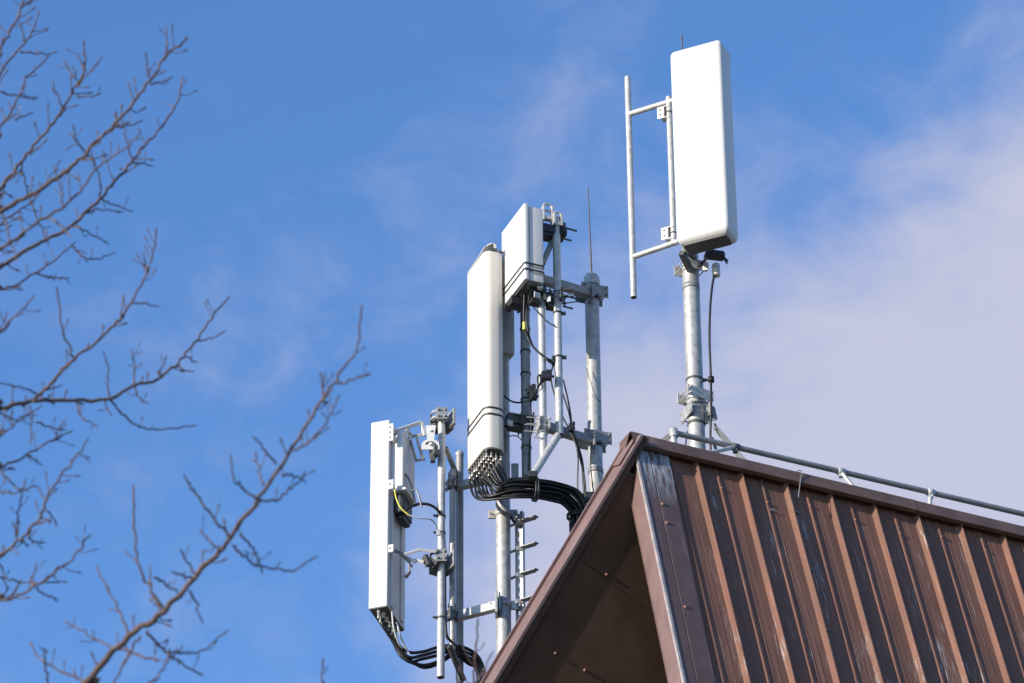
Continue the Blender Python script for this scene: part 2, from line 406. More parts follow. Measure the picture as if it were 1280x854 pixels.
# far slope with its fascia, lip and soffit
far = MB()
e1 = PK - NF * 0.012
far.poly_prism([e1 + RD * 0.04, e1 + LL * DROP + RD * 0.04, e1 + DF * SL + RD * LEN, e1 + RD * LEN], -NF * 0.05)
build(far, 'far_roof_slope', M['roof'], bl)
LU = LL.normalized(); IN = (RD - LU * RD.dot(LU)).normalized()          # inwards from the rake, within the slope
FT = 0.225
f2 = MB(); a1 = PK + NF * 0.02
S0 = PK - NF * (FT)                                   # bottom edge of the fascia
f2.poly_prism([a1, a1 + LL * DROP, a1 + LL * DROP - NF * (FT + .02), a1 - NF * (FT + .02)], IN * 0.025)
build(f2, 'fascia', M['fascia'], bl)
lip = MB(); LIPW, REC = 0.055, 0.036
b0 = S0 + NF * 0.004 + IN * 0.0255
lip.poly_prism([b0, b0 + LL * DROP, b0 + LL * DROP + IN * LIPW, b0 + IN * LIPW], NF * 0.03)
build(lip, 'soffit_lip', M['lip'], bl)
# drip edge standing proud along the top of the left fascia
dr = MB(); dr.bar(a1 + NF * .012 - IN * .012, a1 + LL * DROP + NF * .012 - IN * .012, 0.03, 0.03, NF)
build(dr, 'verge_trim', M['fascia'], bl)
def clip_near(poly, d=-0.06):                          # keep what lies inside the near slope
    f_ = lambda p: (p - PK).dot(NN) - d
    o_ = []
    for i in range(len(poly)):
        a, b = poly[i], poly[(i + 1) % len(poly)]; fa, fb = f_(a), f_(b)
        if fa <= 0: o_.append(a)
        if (fa <= 0) != (fb <= 0): o_.append(a + (b - a) * (fa / (fa - fb)))
    return o_
# soffit boards: seams square to the rake
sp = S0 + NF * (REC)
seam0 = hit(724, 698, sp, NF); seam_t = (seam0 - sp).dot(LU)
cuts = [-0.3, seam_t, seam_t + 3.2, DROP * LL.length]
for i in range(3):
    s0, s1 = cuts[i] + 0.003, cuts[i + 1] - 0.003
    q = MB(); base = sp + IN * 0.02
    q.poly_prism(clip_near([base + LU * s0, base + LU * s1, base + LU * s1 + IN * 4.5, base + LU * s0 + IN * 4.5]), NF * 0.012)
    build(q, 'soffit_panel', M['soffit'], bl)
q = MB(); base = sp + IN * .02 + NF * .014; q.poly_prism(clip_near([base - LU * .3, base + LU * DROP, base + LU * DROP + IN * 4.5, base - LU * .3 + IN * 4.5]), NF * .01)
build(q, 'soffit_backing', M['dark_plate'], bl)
def screw(P, nrm, r=0.013, h=0.012):
    s_ = MB(); s_.lathe(P, nrm, [(r, 0), (r, h * .5), (r * .6, h), (0, h)], 10); build(s_, 'screw', M['screw'], bl)
for px, py in ((758, 718.5), (694, 817), (731, 838)): screw(hit(px, py, sp, NF), -NF, 0.016, 0.02)
for px, py in ((828.5, 630.5), (834, 654), (857, 759), (814, 567)): screw(hit(px, py, PK + NN * .031, NN) , NN, 0.02, 0.015)
for k in range(1, 8):
    P = PK + RD * (U0 + (k + .405) * W) - UN * (0.36 + 0.05 * ((k * 7) % 3)) + NN * .014
    screw(P, NN, 0.013, 0.012)
for px, py in ((996, 642), (1013, 714), (1033, 789), (966, 640)):
    P = hit(px, py, PK, NN); c_ = MB(); c_.box(P + NN * .012, (.026, .006, .012), ((RD + UN * -.25).normalized(), UN, NN), bev=.002); build(c_, 'clip', M['galv_old'], bl)
# ridge cap: folded flashing with lap joints
capN, CD = 0.100, 0.165
seg_u = [-0.06, 0.05, 2.9, 5.8, 8.7, LEN]
for i in range(len(seg_u) - 1):
    u0, u1 = seg_u[i], seg_u[i + 1] - (0.004 if i else 0)
    x = MB(); lift = 0.004 * (i % 2) + (0.012 if i == 0 else 0)
    def P2(u, n_, s_, side=1):
        return PK + RD * u + (NN if side == 1 else NF) * (n_ + lift) - (UN if side == 1 else -DF) * s_
    topv = V((0, 0, capN / math.cos(math.pi / 2 - RP) * 1.0))
    apex = (capN + lift) / cr_ * 1.0
    top_n = PK + NN * (capN + lift) - UN * 0.0
    ring = []
    for u in (u0, u1):
        ring.append([P2(u, capN - .045, CD), P2(u, capN, CD), P2(u, capN, 0.03), P2(u, capN, 0.03, 0), P2(u, capN - .03, CD, 0), ])
    vs_ = ring[0] + ring[1]; m_ = len(ring[0])
    x.add(vs_, [[k, k + 1, m_ + k + 1, m_ + k] for k in range(m_ - 1)])
    # thickness: the same fold 4 mm inside
    x.add([p - V((0, 0, .004)) for p in vs_], [[k + 1, k, m_ + k, m_ + k + 1] for k in range(m_ - 1)])
    build(x, 'ridge_cap', M['cap'], bl, fix=False)
# end plate of the cap over the peak of the gable
x = MB(); e = PK - RD * 0.062
x.poly_prism([e + NN * capN - UN * .03, e + NF * (capN) + DF * .03, e + NF * .06 + DF * 0.17, e - NF * .05 + DF * .17, e - V((0, 0, .12)), e + NN * .0 - UN * .10], -RD * 0.006)
build(x, 'cap_end_plate', M['cap'], bl)
lap = MB(); lap.poly_prism([a1 - IN * .01 + LL * .02, a1 - IN * .01 + LL * .28, a1 + LL * .30 - NF * .17 - IN * .01, a1 + LL * .04 - NF * .17 - IN * .01], -IN * 0.006)
build(lap, 'fascia_lap', M['fascia'], bl)
# tower walls below the eaves (under the frame)
wl = MB(); zt = PK.z - DROP + 0.05
fp = [PK + RD * 1.2 - UN * SL, PK + RD * LEN - UN * SL, PK + RD * LEN + DF * SL, PK + RD * 1.2 + DF * SL]
wl.poly_prism([V((p.x, p.y, 0)) for p in fp], V((0, 0, zt)))
build(wl, 'wall', M['plaster'], bl)
gw = MB(); gw.poly_prism([PK + RD * 3.2 - V((0, 0, .9)), PK + RD * 3.2 - UN * SL + V((0, 0, .3)), PK + RD * 3.2 + DF * SL + V((0, 0, .3))], RD * 0.2)
build(gw, 'gable_wall', M['plaster'], bl)

# ------------------------------------------------------------------ ridge guard rail
def rp_(u, h, off=0.0): return PK + RD * u + V((0, 0, h)) + (NF * off)
gr = thing('guard_rail', PK + RD * 2, 'grey pipe guard rail running along the roof ridge', 'railing')
def u_at(px, py, back):                               # ridge coordinate on the vertical plane 'back' metres behind the ridge
    nrm = V((-sa, ca, 0)); return hit(px, py, PK + nrm * back, nrm)
BK = 0.10
r0 = u_at(842, 541, BK); r1 = u_at(1276, 642, BK); rdv = (r1 - r0).normalized()
rdv = V((RD.x, RD.y, rdv.z)).normalized()
m_ = MB(); m_.tube([r0 - rdv * .02, r0 + rdv * 9.5], 0.027, 14); build(m_, 'rail', M['galv_old'], gr)
m_ = MB(); m_.tube([r0 - V((0, 0, .30)), r0 + V((0, 0, .02))], 0.030, 14); m_.lathe(r0 + V((0, 0, .0)), V((0, 0, 1)), [(.04, -.05), (.04, .03), (.03, .045), (0, .045)], 14)
build(m_, 'post', M['galv_new'], gr)
m_ = MB(); m_.bar(r0 + V((-.02, 0, -.02)), u_at(822, 556, .3), 0.012, 0.05, NN); build(m_, 'stay', M['galv_old'], gr)
for px, py, qx, qy in ((919, 560, 884, 567), (1051, 587, 1069, 612), (1163, 613, 1162, 635)):
    a = u_at(px, py, BK); a = r0 + rdv * (a - r0).dot(rdv); b = u_at(qx, qy, BK - 0.10 if qx != 1162 else BK)
    m_ = MB(); m_.tube([a, a + (b - a) * 1.35], 0.020, 12); build(m_, 'post', M['galv_new'], gr)
    m_ = MB(); m_.lathe(a - rdv * .035, rdv, [(0, 0), (.036, 0), (.036, .07), (0, .07)], 14); m_.box(a + V((0, 0, -.035)), (.022, .022, .025), bev=.004)
    build(m_, 'pipe_fitting', M['galv_new'] if px > 1000 else M['bracket'], gr)
# bent wire hook over the cap
wa = PK + RD * (u_of(998, 596)) + NN * 0.10
wp = [hit(998, 622, PK + NN * .09, NN), hit(1001, 598, PK + NN * .11, NN), hit(1003, 591, PK + NN * .12, NN), hit(999, 588, PK + NN * .12, NN), hit(994, 591, PK + NN * .10, NN)]
m_ = MB(); m_.tube(crom(wp, 5), 0.005, 6); tag(build(m_, 'wire_hook', M['galv_old']), 'thin bent wire hooked over the brown ridge cap', 'wire')

# ------------------------------------------------------------------ poles, clamps, bolts
def pole_xy(px, py, Y): p = pt(px, py, Y); return p.x, p.y
HZ = lambda deg: V((math.cos(math.radians(deg)), math.sin(math.radians(deg)), 0))
UP = V((0, 0, 1))
def clamp(parent, c, r, deg, h=0.09, ext=0.05, gap=0.006, rods=0.06, mat='galv', name='clamp', th=0.012):
    """two plates either side of a pole, pulled together by four threaded rods along the direction deg"""
    d = HZ(deg); e = HZ(deg + 90); c = V(c); m = MB()
    for sgn in (-1, 1):
        m.box(c + d * sgn * (r + gap + th / 2), (th / 2, r + ext, h / 2), (d, e, UP), bev=0.002)
        m.box(c + d * sgn * (r + gap * .5), (gap + .004, r * .55, h * .35), (d, e, UP))
    for se in (-1, 1):
        for sz in (-1, 1):
            p = c + e * se * (r + ext * .6) + UP * sz * h * .28
            m.tube([p - d * (r + .03), p + d * (r + rods)], 0.006, 6)
            for sg, ln in ((1, r + gap + th), (-1, r + gap + th)):
                m.lathe(p + d * sg * ln, d * sg, [(.012, 0), (.012, .011), (0, .011)], 6)
    return build(m, name, M[mat], parent)
def ring(parent, c, r, h=0.02, mat='galv', name='pipe_band', lug=None):
    m = MB(); c = V(c); m.lathe(c - UP * h / 2, UP, [(r, 0), (r + .006, 0), (r + .006, h), (r, h)], 20)
    if lug is not None:
        d = HZ(lug); m.box(c + d * (r + .02), (.022, .006, h * .5), (d, HZ(lug + 90), UP)); m.tube([c + d * (r + .02) - HZ(lug + 90) * .02, c + d * (r + .02) + HZ(lug + 90) * .02], .006, 6)
    return build(m, name, M[mat], parent)
def ubolt(m, c, r, deg, rr=0.006, ln=0.05):
    d = HZ(deg); e = HZ(deg + 90); c = V(c)
    pts = [c + d * ln - e * r] + [c - d * (r * math.sin(math.pi * k / 8)) - e * (r * math.cos(math.pi * k / 8)) for k in range(9)] + [c + d * ln + e * r]
    m.tube(pts, rr, 6)

def rprism(m, C, a, b, wa_, wb, z0, z1, r, re0, re1, seg=5, bulge=0.0):
    """upright box with rounded corners and rounded ends; C the nearest corner, a and b the two horizontal directions"""
    C = V((C.x, C.y, 0)); rings = []
    def rr(ins):
        q = []; rad = max(r - ins, 0.003)
        cs = [(rad + ins, rad + ins, 180), (wa_ - rad - ins, rad + ins, 270), (wa_ - rad - ins, wb - rad - ins, 0), (rad + ins, wb - rad - ins, 90)]
        for cx, cy, st in cs:
            for k in range(seg + 1):
                t = math.radians(st + 90 * k / seg); q.append((cx + rad * math.cos(t), cy + rad * math.sin(t)))
        return q
    lv = []
    K = 5
    for k in range(K + 1):
        t = math.pi / 2 * k / K; lv.append((z0 + re0 * (1 - math.sin(t)), re0 * (1 - math.cos(t))) )
    lv = [(z0 + re0 - re0 * math.sin(math.pi / 2 * k / K), re0 * (1 - math.cos(math.pi / 2 * k / K))) for k in range(K, -1, -1)]
    lv += [(z1 - re1 + re1 * math.sin(math.pi / 2 * k / K), re1 * (1 - math.cos(math.pi / 2 * k / K))) for k in range(0, K + 1)]
    vs_ = []
    for z, ins in lv:
        for (x, y) in rr(ins): vs_.append(C + a * x + b * y + UP * z)
    n = 4 * (seg + 1)
    fs = [[i * n + k, i * n + (k + 1) % n, (i + 1) * n + (k + 1) % n, (i + 1) * n + k] for i in range(len(lv) - 1) for k in range(n)]
    m.add(vs_, fs, True); m.add(vs_[:n], [list(range(n))[::-1]]); m.add(vs_[-n:], [list(range(n))])
    return m
def rstrap(m, C, a, b, wa_, wb, z, r, off, h, seg=5):
    C = V((C.x, C.y, 0)); q = []
    for cx, cy, st in [(r, r, 180), (wa_ - r, r, 270), (wa_ - r, wb - r, 0), (r, wb - r, 90)]:
        for k in range(seg + 1):
            t = math.radians(st + 90 * k / seg); q.append(C + a * (cx + (r + off) * math.cos(t)) + b * (cy + (r + off) * math.sin(t)))
    n = len(q); vs_ = [p + UP * (z - h / 2) for p in q] + [p + UP * (z + h / 2) for p in q]
    c_ = C + a * wa_ / 2 + b * wb / 2
    m.add(vs_, [[k, (k + 1) % n, n + (k + 1) % n, n + k] for k in range(n)])

# ================================================================== right mast with the large white antenna
YM = 31.95
mx, my = pole_xy(867, 440, YM)
mr = 10.6 / scale_at(867, 440, YM)
zt_m = zat(860, 110, YM)
rm = thing('antenna_mast', (mx, my, zfar(mx, my)), 'thick galvanised mast behind the ridge carrying the large white antenna', 'mast')
m = MB(); m.tube([(mx, my, zfar(mx, my) - .1), (mx, my, zt_m)], mr, 24); build(m, 'pole', M['galv'], rm)
m = MB(); zz = zat(868, 360, YM); m.lathe((mx, my, zz), UP, [(mr + .001, -.03), (mr + .003, -.03), (mr + .003, .03), (mr + .001, .03)], 24); build(m, 'weld_band', M['galv_old'], rm)
m = MB(); m.tube([(mx, my, zt_m), (mx, my, zat(860, 43, YM))], 0.008, 8); build(m, 'lightning_rod', M['bracket'], rm)
clamp(rm, (mx, my, zat(867, 336, YM)), mr, -65, 0.11, 0.05, mat='galv_new')
clamp(rm, (mx, my, zat(868, 497, YM)), mr, -60, 0.11, 0.06, mat='galv_new')
clamp(rm, (mx, my, zat(869, 517, YM)), mr, 20, 0.13, 0.05, mat='galv')
ring(rm, (mx, my, zat(869, 531, YM)), mr, 0.03, 'bracket', lug=-20)
ring(rm, (mx, my, zat(868, 476, YM)), mr, 0.022, 'bracket', lug=-10)
ring(rm, (mx, my, zat(868, 508, YM)), mr, 0.02, 'bracket', lug=200)
# gusset and diagonal brace down to the ridge
bx = pt(888, 505, YM - .05); m = MB()
gz = zat(869, 515, YM)
m.poly_prism([V((mx + mr, my - .03, gz + .12)), V((mx + mr + .10, my - .03, gz + .03)), V((mx + mr + .12, my - .03, gz - .10)), V((mx + mr, my - .03, gz - .14))], V((0, .012, 0)))
build(m, 'gusset_plate', M['galv_old'], rm)
m = MB(); m.bar(pt(893, 533, YM - .05), pt(950, 600, YM - .25), 0.018, 0.075, V((0, -1, .3))); m.lathe(pt(894, 536, YM - .09), V((0, -1, 0)), [(0.014, 0), (.014, .012), (0, .012)], 6)
build(m, 'brace', M['galv_old'], rm)
for pa_, pb_, w_ in (((859, 540), (853, 590), .06), ((890, 548), (905, 590), .08)):
    m = MB(); m.bar(pt(*pa_, YM + .1), pt(*pb_, YM + .2), 0.012, w_, V((0, -1, 0))); build(m, 'foot_stay', M['blackmetal'], rm)

# the antenna itself
th_ = math.radians(-24)
a_ = V((-math.cos(th_), -math.sin(th_), 0)); b_ = V((-math.sin(th_), math.cos(th_), 0))       # from the near right corner: to the left, and to the back
C = pt(905.5, 160, 31.22)
sc = scale_at(905, 160, 31.3)
z0 = zat(905, 288, 31.22); z1 = zat(903, 45.5, 31.22)
ra = thing('panel_antenna', (C.x, C.y, z0), 'large white rounded antenna standing highest, on the mast above the ridge', 'antenna')
m = MB(); rprism(m, C, a_, b_, 0.545, 0.285, z0, z1, 0.048, 0.085, 0.070, 6); build(m, 'radome', M['white'], ra)
m = MB(); rprism(m, C + (a_ + b_) * .052, a_, b_, .441, .181, z0 - .006, z0 + .03, .03, .003, .003, 5); build(m, 'base_or_shade_plate', M['dark_plate'], ra)  # dark sheet standing in for shade on the white underside, not a part
for zz in (z0 + .10, z1 - .09):
    m = MB(); rstrap(m, C, a_, b_, .545, .285, zz, .048, .0012, .004, 6); build(m, 'end_cap_seam', M['grey_plastic'], ra, fix=False)
# sloping arm under the antenna to the mast
m = MB(); p0 = pt(852, 316, 31.62); p1 = pt(861, 334, 31.82); m.bar(p0, p1 + (p1 - p0) * .3, 0.05, 0.05, V((0, -1, 0))); m.bar(pt(856, 312, 31.6), pt(868, 322, 31.85), .04, .04)
build(m, 'mounting_arm', M['bracket'], ra)

# side frame of pipes left of the antenna
pf = thing('pipe_frame', pt(790, 372, 32.0), 'slim H-shaped pipe frame left of the highest antenna', 'pipe frame')
ox, oy = pole_xy(788.5, 240, 32.0); sc = scale_at(788, 240, 32)
m = MB(); m.pipe((ox, oy, zat(790, 372, 32)), (ox, oy, zat(787, 97, 32)), 4.0 / sc, .005); build(m, 'outer_pipe', M['galv_new'], pf)
ix, iy = pole_xy(839, 215, 31.72)
m = MB(); m.tube([(ix, iy, zat(842, 306, 31.72)), (ix, iy, zat(837, 122, 31.72))], 3.6 / sc, 12); build(m, 'inner_pipe', M['galv_new'], pf)
for y0_, y1_ in ((143, 127.5), (321.5, 304)):
    m = MB(); p0 = V((ox, oy, zat(789, y0_, 32))); p1 = V((ix, iy, zat(839, y1_, 31.72))); m.tube([p0, p1 + (p1 - p0) * .12], 3.6 / sc, 12); build(m, 'arm', M['galv_new'], pf)
for py in (141, 292):
    c = V((ix, iy, zat(838, py, 31.72)))
    m = MB(); d = HZ(-25); e = HZ(65)
    m.box(c - d * .045, (.006, .035, .07), (d, e, UP), bev=.002); m.box(c - d * .03 + UP * .066, (.045, .035, .005), (d, e, UP)); m.box(c - d * .03 - UP * .066, (.045, .035, .005), (d, e, UP))
    m.box(c - d * .075 - e * .035, (.036, .005, .07), (d, e, UP), bev=.002)
    build(m, 'clamp', M['galv_new'], pf)
    m = MB()
    for dz in (-.03, .03): m.tube([c - d * .08 - e * .05 + UP * dz, c - d * .06 + UP * (dz + .012)], .007, 6)
    ubolt(m, c, 4.2 / sc, 65, .005, .03); build(m, 'bolt', M['bracket'], pf)

# small receiver on a clamp beside the mast top
gp = thing('satellite_receiver', pt(895, 335, 31.85), 'small white cylinder hanging from a dark clamp under the highest antenna', 'receiver')
c = pt(895, 336, 31.85); m = MB(); m.lathe(c - UP * .085, UP, [(0, 0), (.036, 0), (.040, .012), (.040, .12), (.032, .135), (0, .135)], 18); build(m, 'housing', M['white'], gp)
m = MB(); cb = pt(893, 320, 31.85); m.box(cb, (.095, .05, .022), (HZ(12), HZ(102), UP), bev=.006); m.box(cb + UP * .04 + HZ(12) * .02, (.07, .03, .012), (HZ(12), HZ(102), UP), bev=.003)
m.tube([cb + HZ(12) * .08, pt(909, 330, 31.8)], .007, 6); m.tube([cb + HZ(12) * .1 - UP * .01, cb + HZ(12) * .13 - UP * .05], .012, 6)
m.tube([cb - HZ(12) * .05, pt(873, 334, 31.85)], .014, 8); build(m, 'clamp', M['blackmetal'], gp)
m = MB(); m.box(pt(882, 333, 31.84), (.03, .006, .05), (HZ(-30), HZ(60), UP), bev=.002); build(m, 'bracket_plate', M['galv_new'], gp)
m = MB(); pth = [pt(893, 343, 31.84), pt(890, 360, 31.84), pt(887.5, 390, 31.83), pt(887, 430, 31.83), pt(888.5, 470, 31.84), pt(889, 510, 31.82), pt(888, 545, 31.85), pt(889, 590, 31.9)]
m.tube(crom(pth, 6), 0.0115, 8); m.lathe(pt(889, 474, 31.84) - UP * .03, UP, [(.0, 0), (.03, 0), (.03, .05), (0, .05)], 10); m.tube([pt(889, 474, 31.84), pt(876, 478, 31.84)], .008, 6)
build(m, 'cable', M['black'], gp)

# ================================================================== middle group
def pole_thing(px, py, Y, ytop, zbot, wpx, label, mat='galv', name='support_pole', hollow=False, mk='mast', grp=None):
    x, y = pole_xy(px, py, Y); r = wpx / 2 / scale_at(px, py, Y); zt_ = zat(px, ytop, Y)
    if zbot is None: zbot = zfar(x, y) - .05
    t = thing(name, (x, y, zbot), label, mk, grp); m = MB()
    if hollow: m.pipe((x, y, zbot), (x, y, zt_), r, .005, 18)
    else: m.tube([(x, y, zbot), (x, y, zt_)], r, 20)
    build(m, 'pole', M[mat], t)
    return t, x, y, r
# thick mast with whip antenna
mm, wx, wy, wr = pole_thing(742, 470, 32.45, 350, None, 18.0, 'thick galvanised mast with domed cap just left of the gable peak', name='antenna_mast')
zt_ = zat(741, 350, 32.45)
m = MB(); m.lathe((wx, wy, zt_ - .02), UP, [(wr + .012, -.06), (wr + .012, .0), (wr + .008, .04), (wr * .8, .075), (wr * .35, .095), (0, .1)], 24); build(m, 'cap', M['galv_new'], mm)
m = MB(); m.tube([(wx, wy, zt_ + .05), (wx - .015, wy, zat(737, 234, 32.45))], [.0105, .005], 8); build(m, 'lightning_rod', M['bracket'], mm)
for py in (368, 551):
    z = zat(742, py, 32.45)
    clamp(mm, (wx, wy, z), wr, -70, 0.13, 0.07, mat='galv_old'); ring(mm, (wx, wy, z - .07), wr, .025, 'bracket', lug=-60); 
ring(mm, (wx, wy, zat(744, 590, 32.45)), wr, .05, 'galv_old')
# upright pole behind the tall cream antenna
mp_, cx_, cy_, cr0 = pole_thing(629, 680, 32.42, 345, None, 18.5, 'thick galvanised mast below the tall cream antenna and its cables', name='antenna_mast')
for py, dg in ((643, -80), (757, -80)):
    c = V((cx_, cy_, zat(629, py, 32.42))); m = MB(); d = HZ(0)
    for sgn in (-1, 1): m.box(c + d * sgn * (cr0 + .035), (.035, .012, .045), bev=.003)
    m.lathe(c - UP * .03, UP, [(cr0 + .001, 0), (cr0 + .008, 0), (cr0 + .008, .06), (cr0 + .001, .06)], 24)
    m.tube([c + V((cr0 + .05, -.05, 0)), c + V((cr0 + .05, .07, 0))], .007, 6); m.tube([c + V((-cr0 - .05, -.05, 0)), c + V((-cr0 - .05, .07, 0))], .007, 6)
    build(m, 'clamp', M['galv_new'], mp_)
m = MB(); c = V((cx_, cy_, zat(629, 590, 32.42))); m.box(c + V((.115, 0, 0)), (.035, .008, .09), bev=.003); build(m, 'lug', M['galv_new'], mp_)

# three thin uprights right of it
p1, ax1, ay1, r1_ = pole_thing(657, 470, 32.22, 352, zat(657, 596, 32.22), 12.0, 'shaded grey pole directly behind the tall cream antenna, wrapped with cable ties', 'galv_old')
p2, ax2, ay2, r2_ = pole_thing(678, 470, 31.80, 362, zat(678, 574, 31.80), 9.5, 'slim pale pole between the shaded pole and the elbowed pole', 'galv_new')
p3, ax3, ay3, r3_ = pole_thing(697.5, 420, 31.82, 276, zat(701, 545, 31.82), 10.0, 'slim pole with angled foot that rises beside the small square antenna', 'galv_new')
for py in (388, 412, 440, 468, 500, 560): ring(p1, (ax1, ay1, zat(657, py, 32.22)), r1_, .014, 'blackmetal', 'cable_tie')
ez = zat(701, 545, 31.82)
m = MB(); m.tube([(ax3, ay3, ez + .03), pt(667, 593, 31.72)], r3_ * .95, 14); build(m, 'angled_foot', M['galv_new'], p3)
m = MB(); m.lathe((ax3, ay3, ez - .008), UP, [(0, 0), (r3_ + .002, 0), (r3_ + .002, .02), (r3_, .02)], 16); build(m, 'end_cap', M['blackmetal'], p3)
m = MB(); m.box(pt(666, 595, 31.72), (.045, .045, .03), bev=.005); build(m, 'foot_clamp', M['blackmetal'], p3)
m = MB(); m.tube([pt(678, 330, 31.75), pt(692, 298, 31.88)], .028, 12); build(m, 'top_strut', M['galv_old'], p3)
for py in (392, 447): 
    m = MB(); c = V((ax3, ay3, zat(698, py, 31.82))); m.lathe(c - UP * .01, UP, [(r3_, 0), (r3_ + .004, 0), (r3_ + .004, .02), (r3_, .02)], 16); m.box(c + V((r3_ + .02, 0, 0)), (.02, .012, .015)); build(m, 'cable_tie', M['blackmetal'], p3)

# horizontal square arms tying these poles to the thick mast
for (pa, Ya, pb, Yb, lab) in (((674, 349), 31.92, (736, 367), 32.32, 'upper square steel crossbar joining the slim poles to the domed mast'), ((672, 530), 32.0, (738, 551), 32.36, 'lower square steel crossbar joining the slim poles to the domed mast')):
    t = thing('steel_crossbar', pt(*pa, Ya), lab, 'steel crossbar', 'square arms between the poles')
    m = MB(); m.bar(pt(*pa, Ya), pt(*pb, Yb), 0.075, 0.085, bev=.008); build(m, 'beam', M['galv_old'], t)
    m = MB(); q = pt(*pb, Yb); m.box(q + HZ(20) * .02, (.01, .07, .075), (HZ(20), HZ(110), UP), bev=.003); build(m, 'end_plate', M['galv_old'], t)
    if 'upper' in lab:
        clamp(t, (ax3, ay3, zat(697, 372, 31.82)), r3_, -15, .12, .05, mat='bracket', rods=.14)
        clamp(t, (ax2, ay2, zat(678, 372, 31.8)), r2_, -10, .12, .06, mat='bracket', rods=.06)
    else:
        clamp(t, (ax2, ay2, zat(678, 532, 31.8)), r2_, 190, .13, .05, mat='galv_new', rods=.13)
        clamp(t, (ax1, ay1, zat(657, 530, 32.22)), r1_, 190, .15, .06, mat='bracket', rods=.10)
        m = MB(); c = pt(645, 527, 32.2); m.box(c, (.10, .07, .05), (HZ(20), HZ(110), UP), bev=.01); m.box(c - UP * .075 , (.08, .05, .02), (HZ(20), HZ(110), UP), bev=.006)
        build(m, 'hinge_block', M['bracket'], t)
        m = MB(); m.box(pt(637.5, 529, 32.02), (.030, .008, .03), (HZ(35), HZ(125), UP)); build(m, 'tilt_plate', M['galv_new'], t)
        for k in range(4): q = pt(671.5, 520 + k * 9, 31.75); m = MB(); m.tube([q - HZ(10) * .03, q + HZ(10) * .06], .007, 6); build(m, 'bolt', M['galv_new'], t)

# --- tall cream antenna
AL = V((-0.38, 0.925, 0)).normalized(); BL = V((AL.y, -AL.x, 0))          # AL runs left and back, BL right and back
Cc = pt(606.5, 450, 31.85)
tz1 = zat(606, 311, 31.85); tz0 = zat(606, 557.5, 31.85)
ca_ = thing('panel_antenna', (Cc.x, Cc.y, tz0), 'tall cream antenna with two black straps and a thick bunch of cables below', 'antenna')
m = MB(); rprism(m, Cc, AL, BL, 0.515, 0.205, tz0, tz1, 0.075, 0.010, 0.022, 7); build(m, 'radome', M['cream'], ca_)
m = MB(); rprism(m, Cc + (AL + BL) * .008, AL, BL, 0.499, 0.189, tz0 - .012, tz0 + .004, 0.065, .002, .002, 6); build(m, 'base_or_shade_plate', M['dark_plate'], ca_)
m = MB()
for py in (507.5, 515.5): rstrap(m, Cc, AL, BL, .515, .205, zat(606, py, 31.85), .075, .004, .021)
st_ = build(m, 'strap', M['blackmetal'], ca_, fix=False)
# back channel of the antenna
m = MB(); m.box(V((0, 0, (tz0 + tz1) / 2)) + V((Cc.x, Cc.y, 0)) + AL * .24 + BL * .225, (.10, .018, (tz1 - tz0) / 2 - .04), (AL, BL, UP), bev=.004); build(m, 'back_channel', M['galv_old'], ca_)
# bent lifting bracket on top
m = MB(); tb = V((Cc.x, Cc.y, tz1)) 
lp = [tb + AL * .46 + BL * .03 + UP * .006, tb + AL * .20 + BL * .03 + UP * .014, tb + AL * .06 + BL * .05 + UP * .07, tb + AL * .02 + BL * .09 + UP * .085, tb + AL * .02 + BL * .12 + UP * .05]
for k in range(len(lp) - 1): m.bar(lp[k], lp[k + 1], 0.055, 0.008, UP if k < 3 else BL)
build(m, 'top_bracket', M['white'], ca_)
m = MB(); m.box(tb + AL * .06 + BL * .10 + UP * .022, (.05, .035, .02), (AL, BL, UP), bev=.006); m.lathe(tb + AL * .03 + BL * .07 + UP * .04, UP, [(0, 0), (.014, 0), (.014, .015), (0, .015)], 8); build(m, 'top_bolt', M['bracket'], ca_)
m = MB(); m.tube([tb + AL * .0 + BL * .14 + UP * .012, tb + AL * .02 + BL * .2 + UP * .012], .012, 8); build(m, 'top_vent', M['dark_plate'], ca_)

# --- small antenna high up, facing left
Cs = pt(655.5, 300, 31.52); sz1 = zat(655, 253.5, 31.52); sz0 = zat(655, 348, 31.52)
AS = V((-0.40, 0.917, 0)).normalized(); BS = V((AS.y, -AS.x, 0))
sa_ = thing('panel_antenna', (Cs.x, Cs.y, sz0), 'short square white antenna above and right of the tall cream one', 'antenna')
m = MB(); rprism(m, Cs, AS, BS, 0.56, 0.055, sz0, sz1, 0.02, 0.008, 0.008, 5); build(m, 'radome', M['white'], sa_)
m = MB(); rprism(m, Cs + BS * .06 + AS * .012, AS, BS, 0.536, 0.145, sz0 + .005, sz1 - .015, 0.012, 0.006, 0.006, 4); build(m, 'rear_housing', M['white'], sa_)
m = MB()
for py in (328, 335.5): rstrap(m, Cs, AS, BS, .56, .207, zat(655, py, 31.52), .018, .005, .021)
build(m, 'strap', M['blackmetal'], sa_, fix=False)
m = MB(); mid = V((Cs.x, Cs.y, sz0)) + AS * .28 + BS * .11
m.box(mid - UP * .006, (.25, .085, .008), (AS, BS, UP), bev=.003); build(m, 'base_or_shade_plate', M['dark_plate'], sa_)
for k in range(6):
    m = MB(); q = mid + AS * (-.20 + .08 * k) + BS * (.03 if k % 2 else -.03) - UP * .01; m.lathe(q - UP * .05, UP, [(0, 0), (.016, 0), (.016, .03), (.022, .03), (.022, .05), (0, .05)], 10); build(m, 'connector', M['blackmetal'], sa_)
m = MB(); q = pt(663, 352, 31.6); m.box(q, (.03, .006, .035), (HZ(23), HZ(113), UP), bev=.002); m.tube([q - V((0, .03, 0)), q + V((0, .04, 0))], .012, 8); build(m, 'hanging_lug', M['galv_new'], sa_)
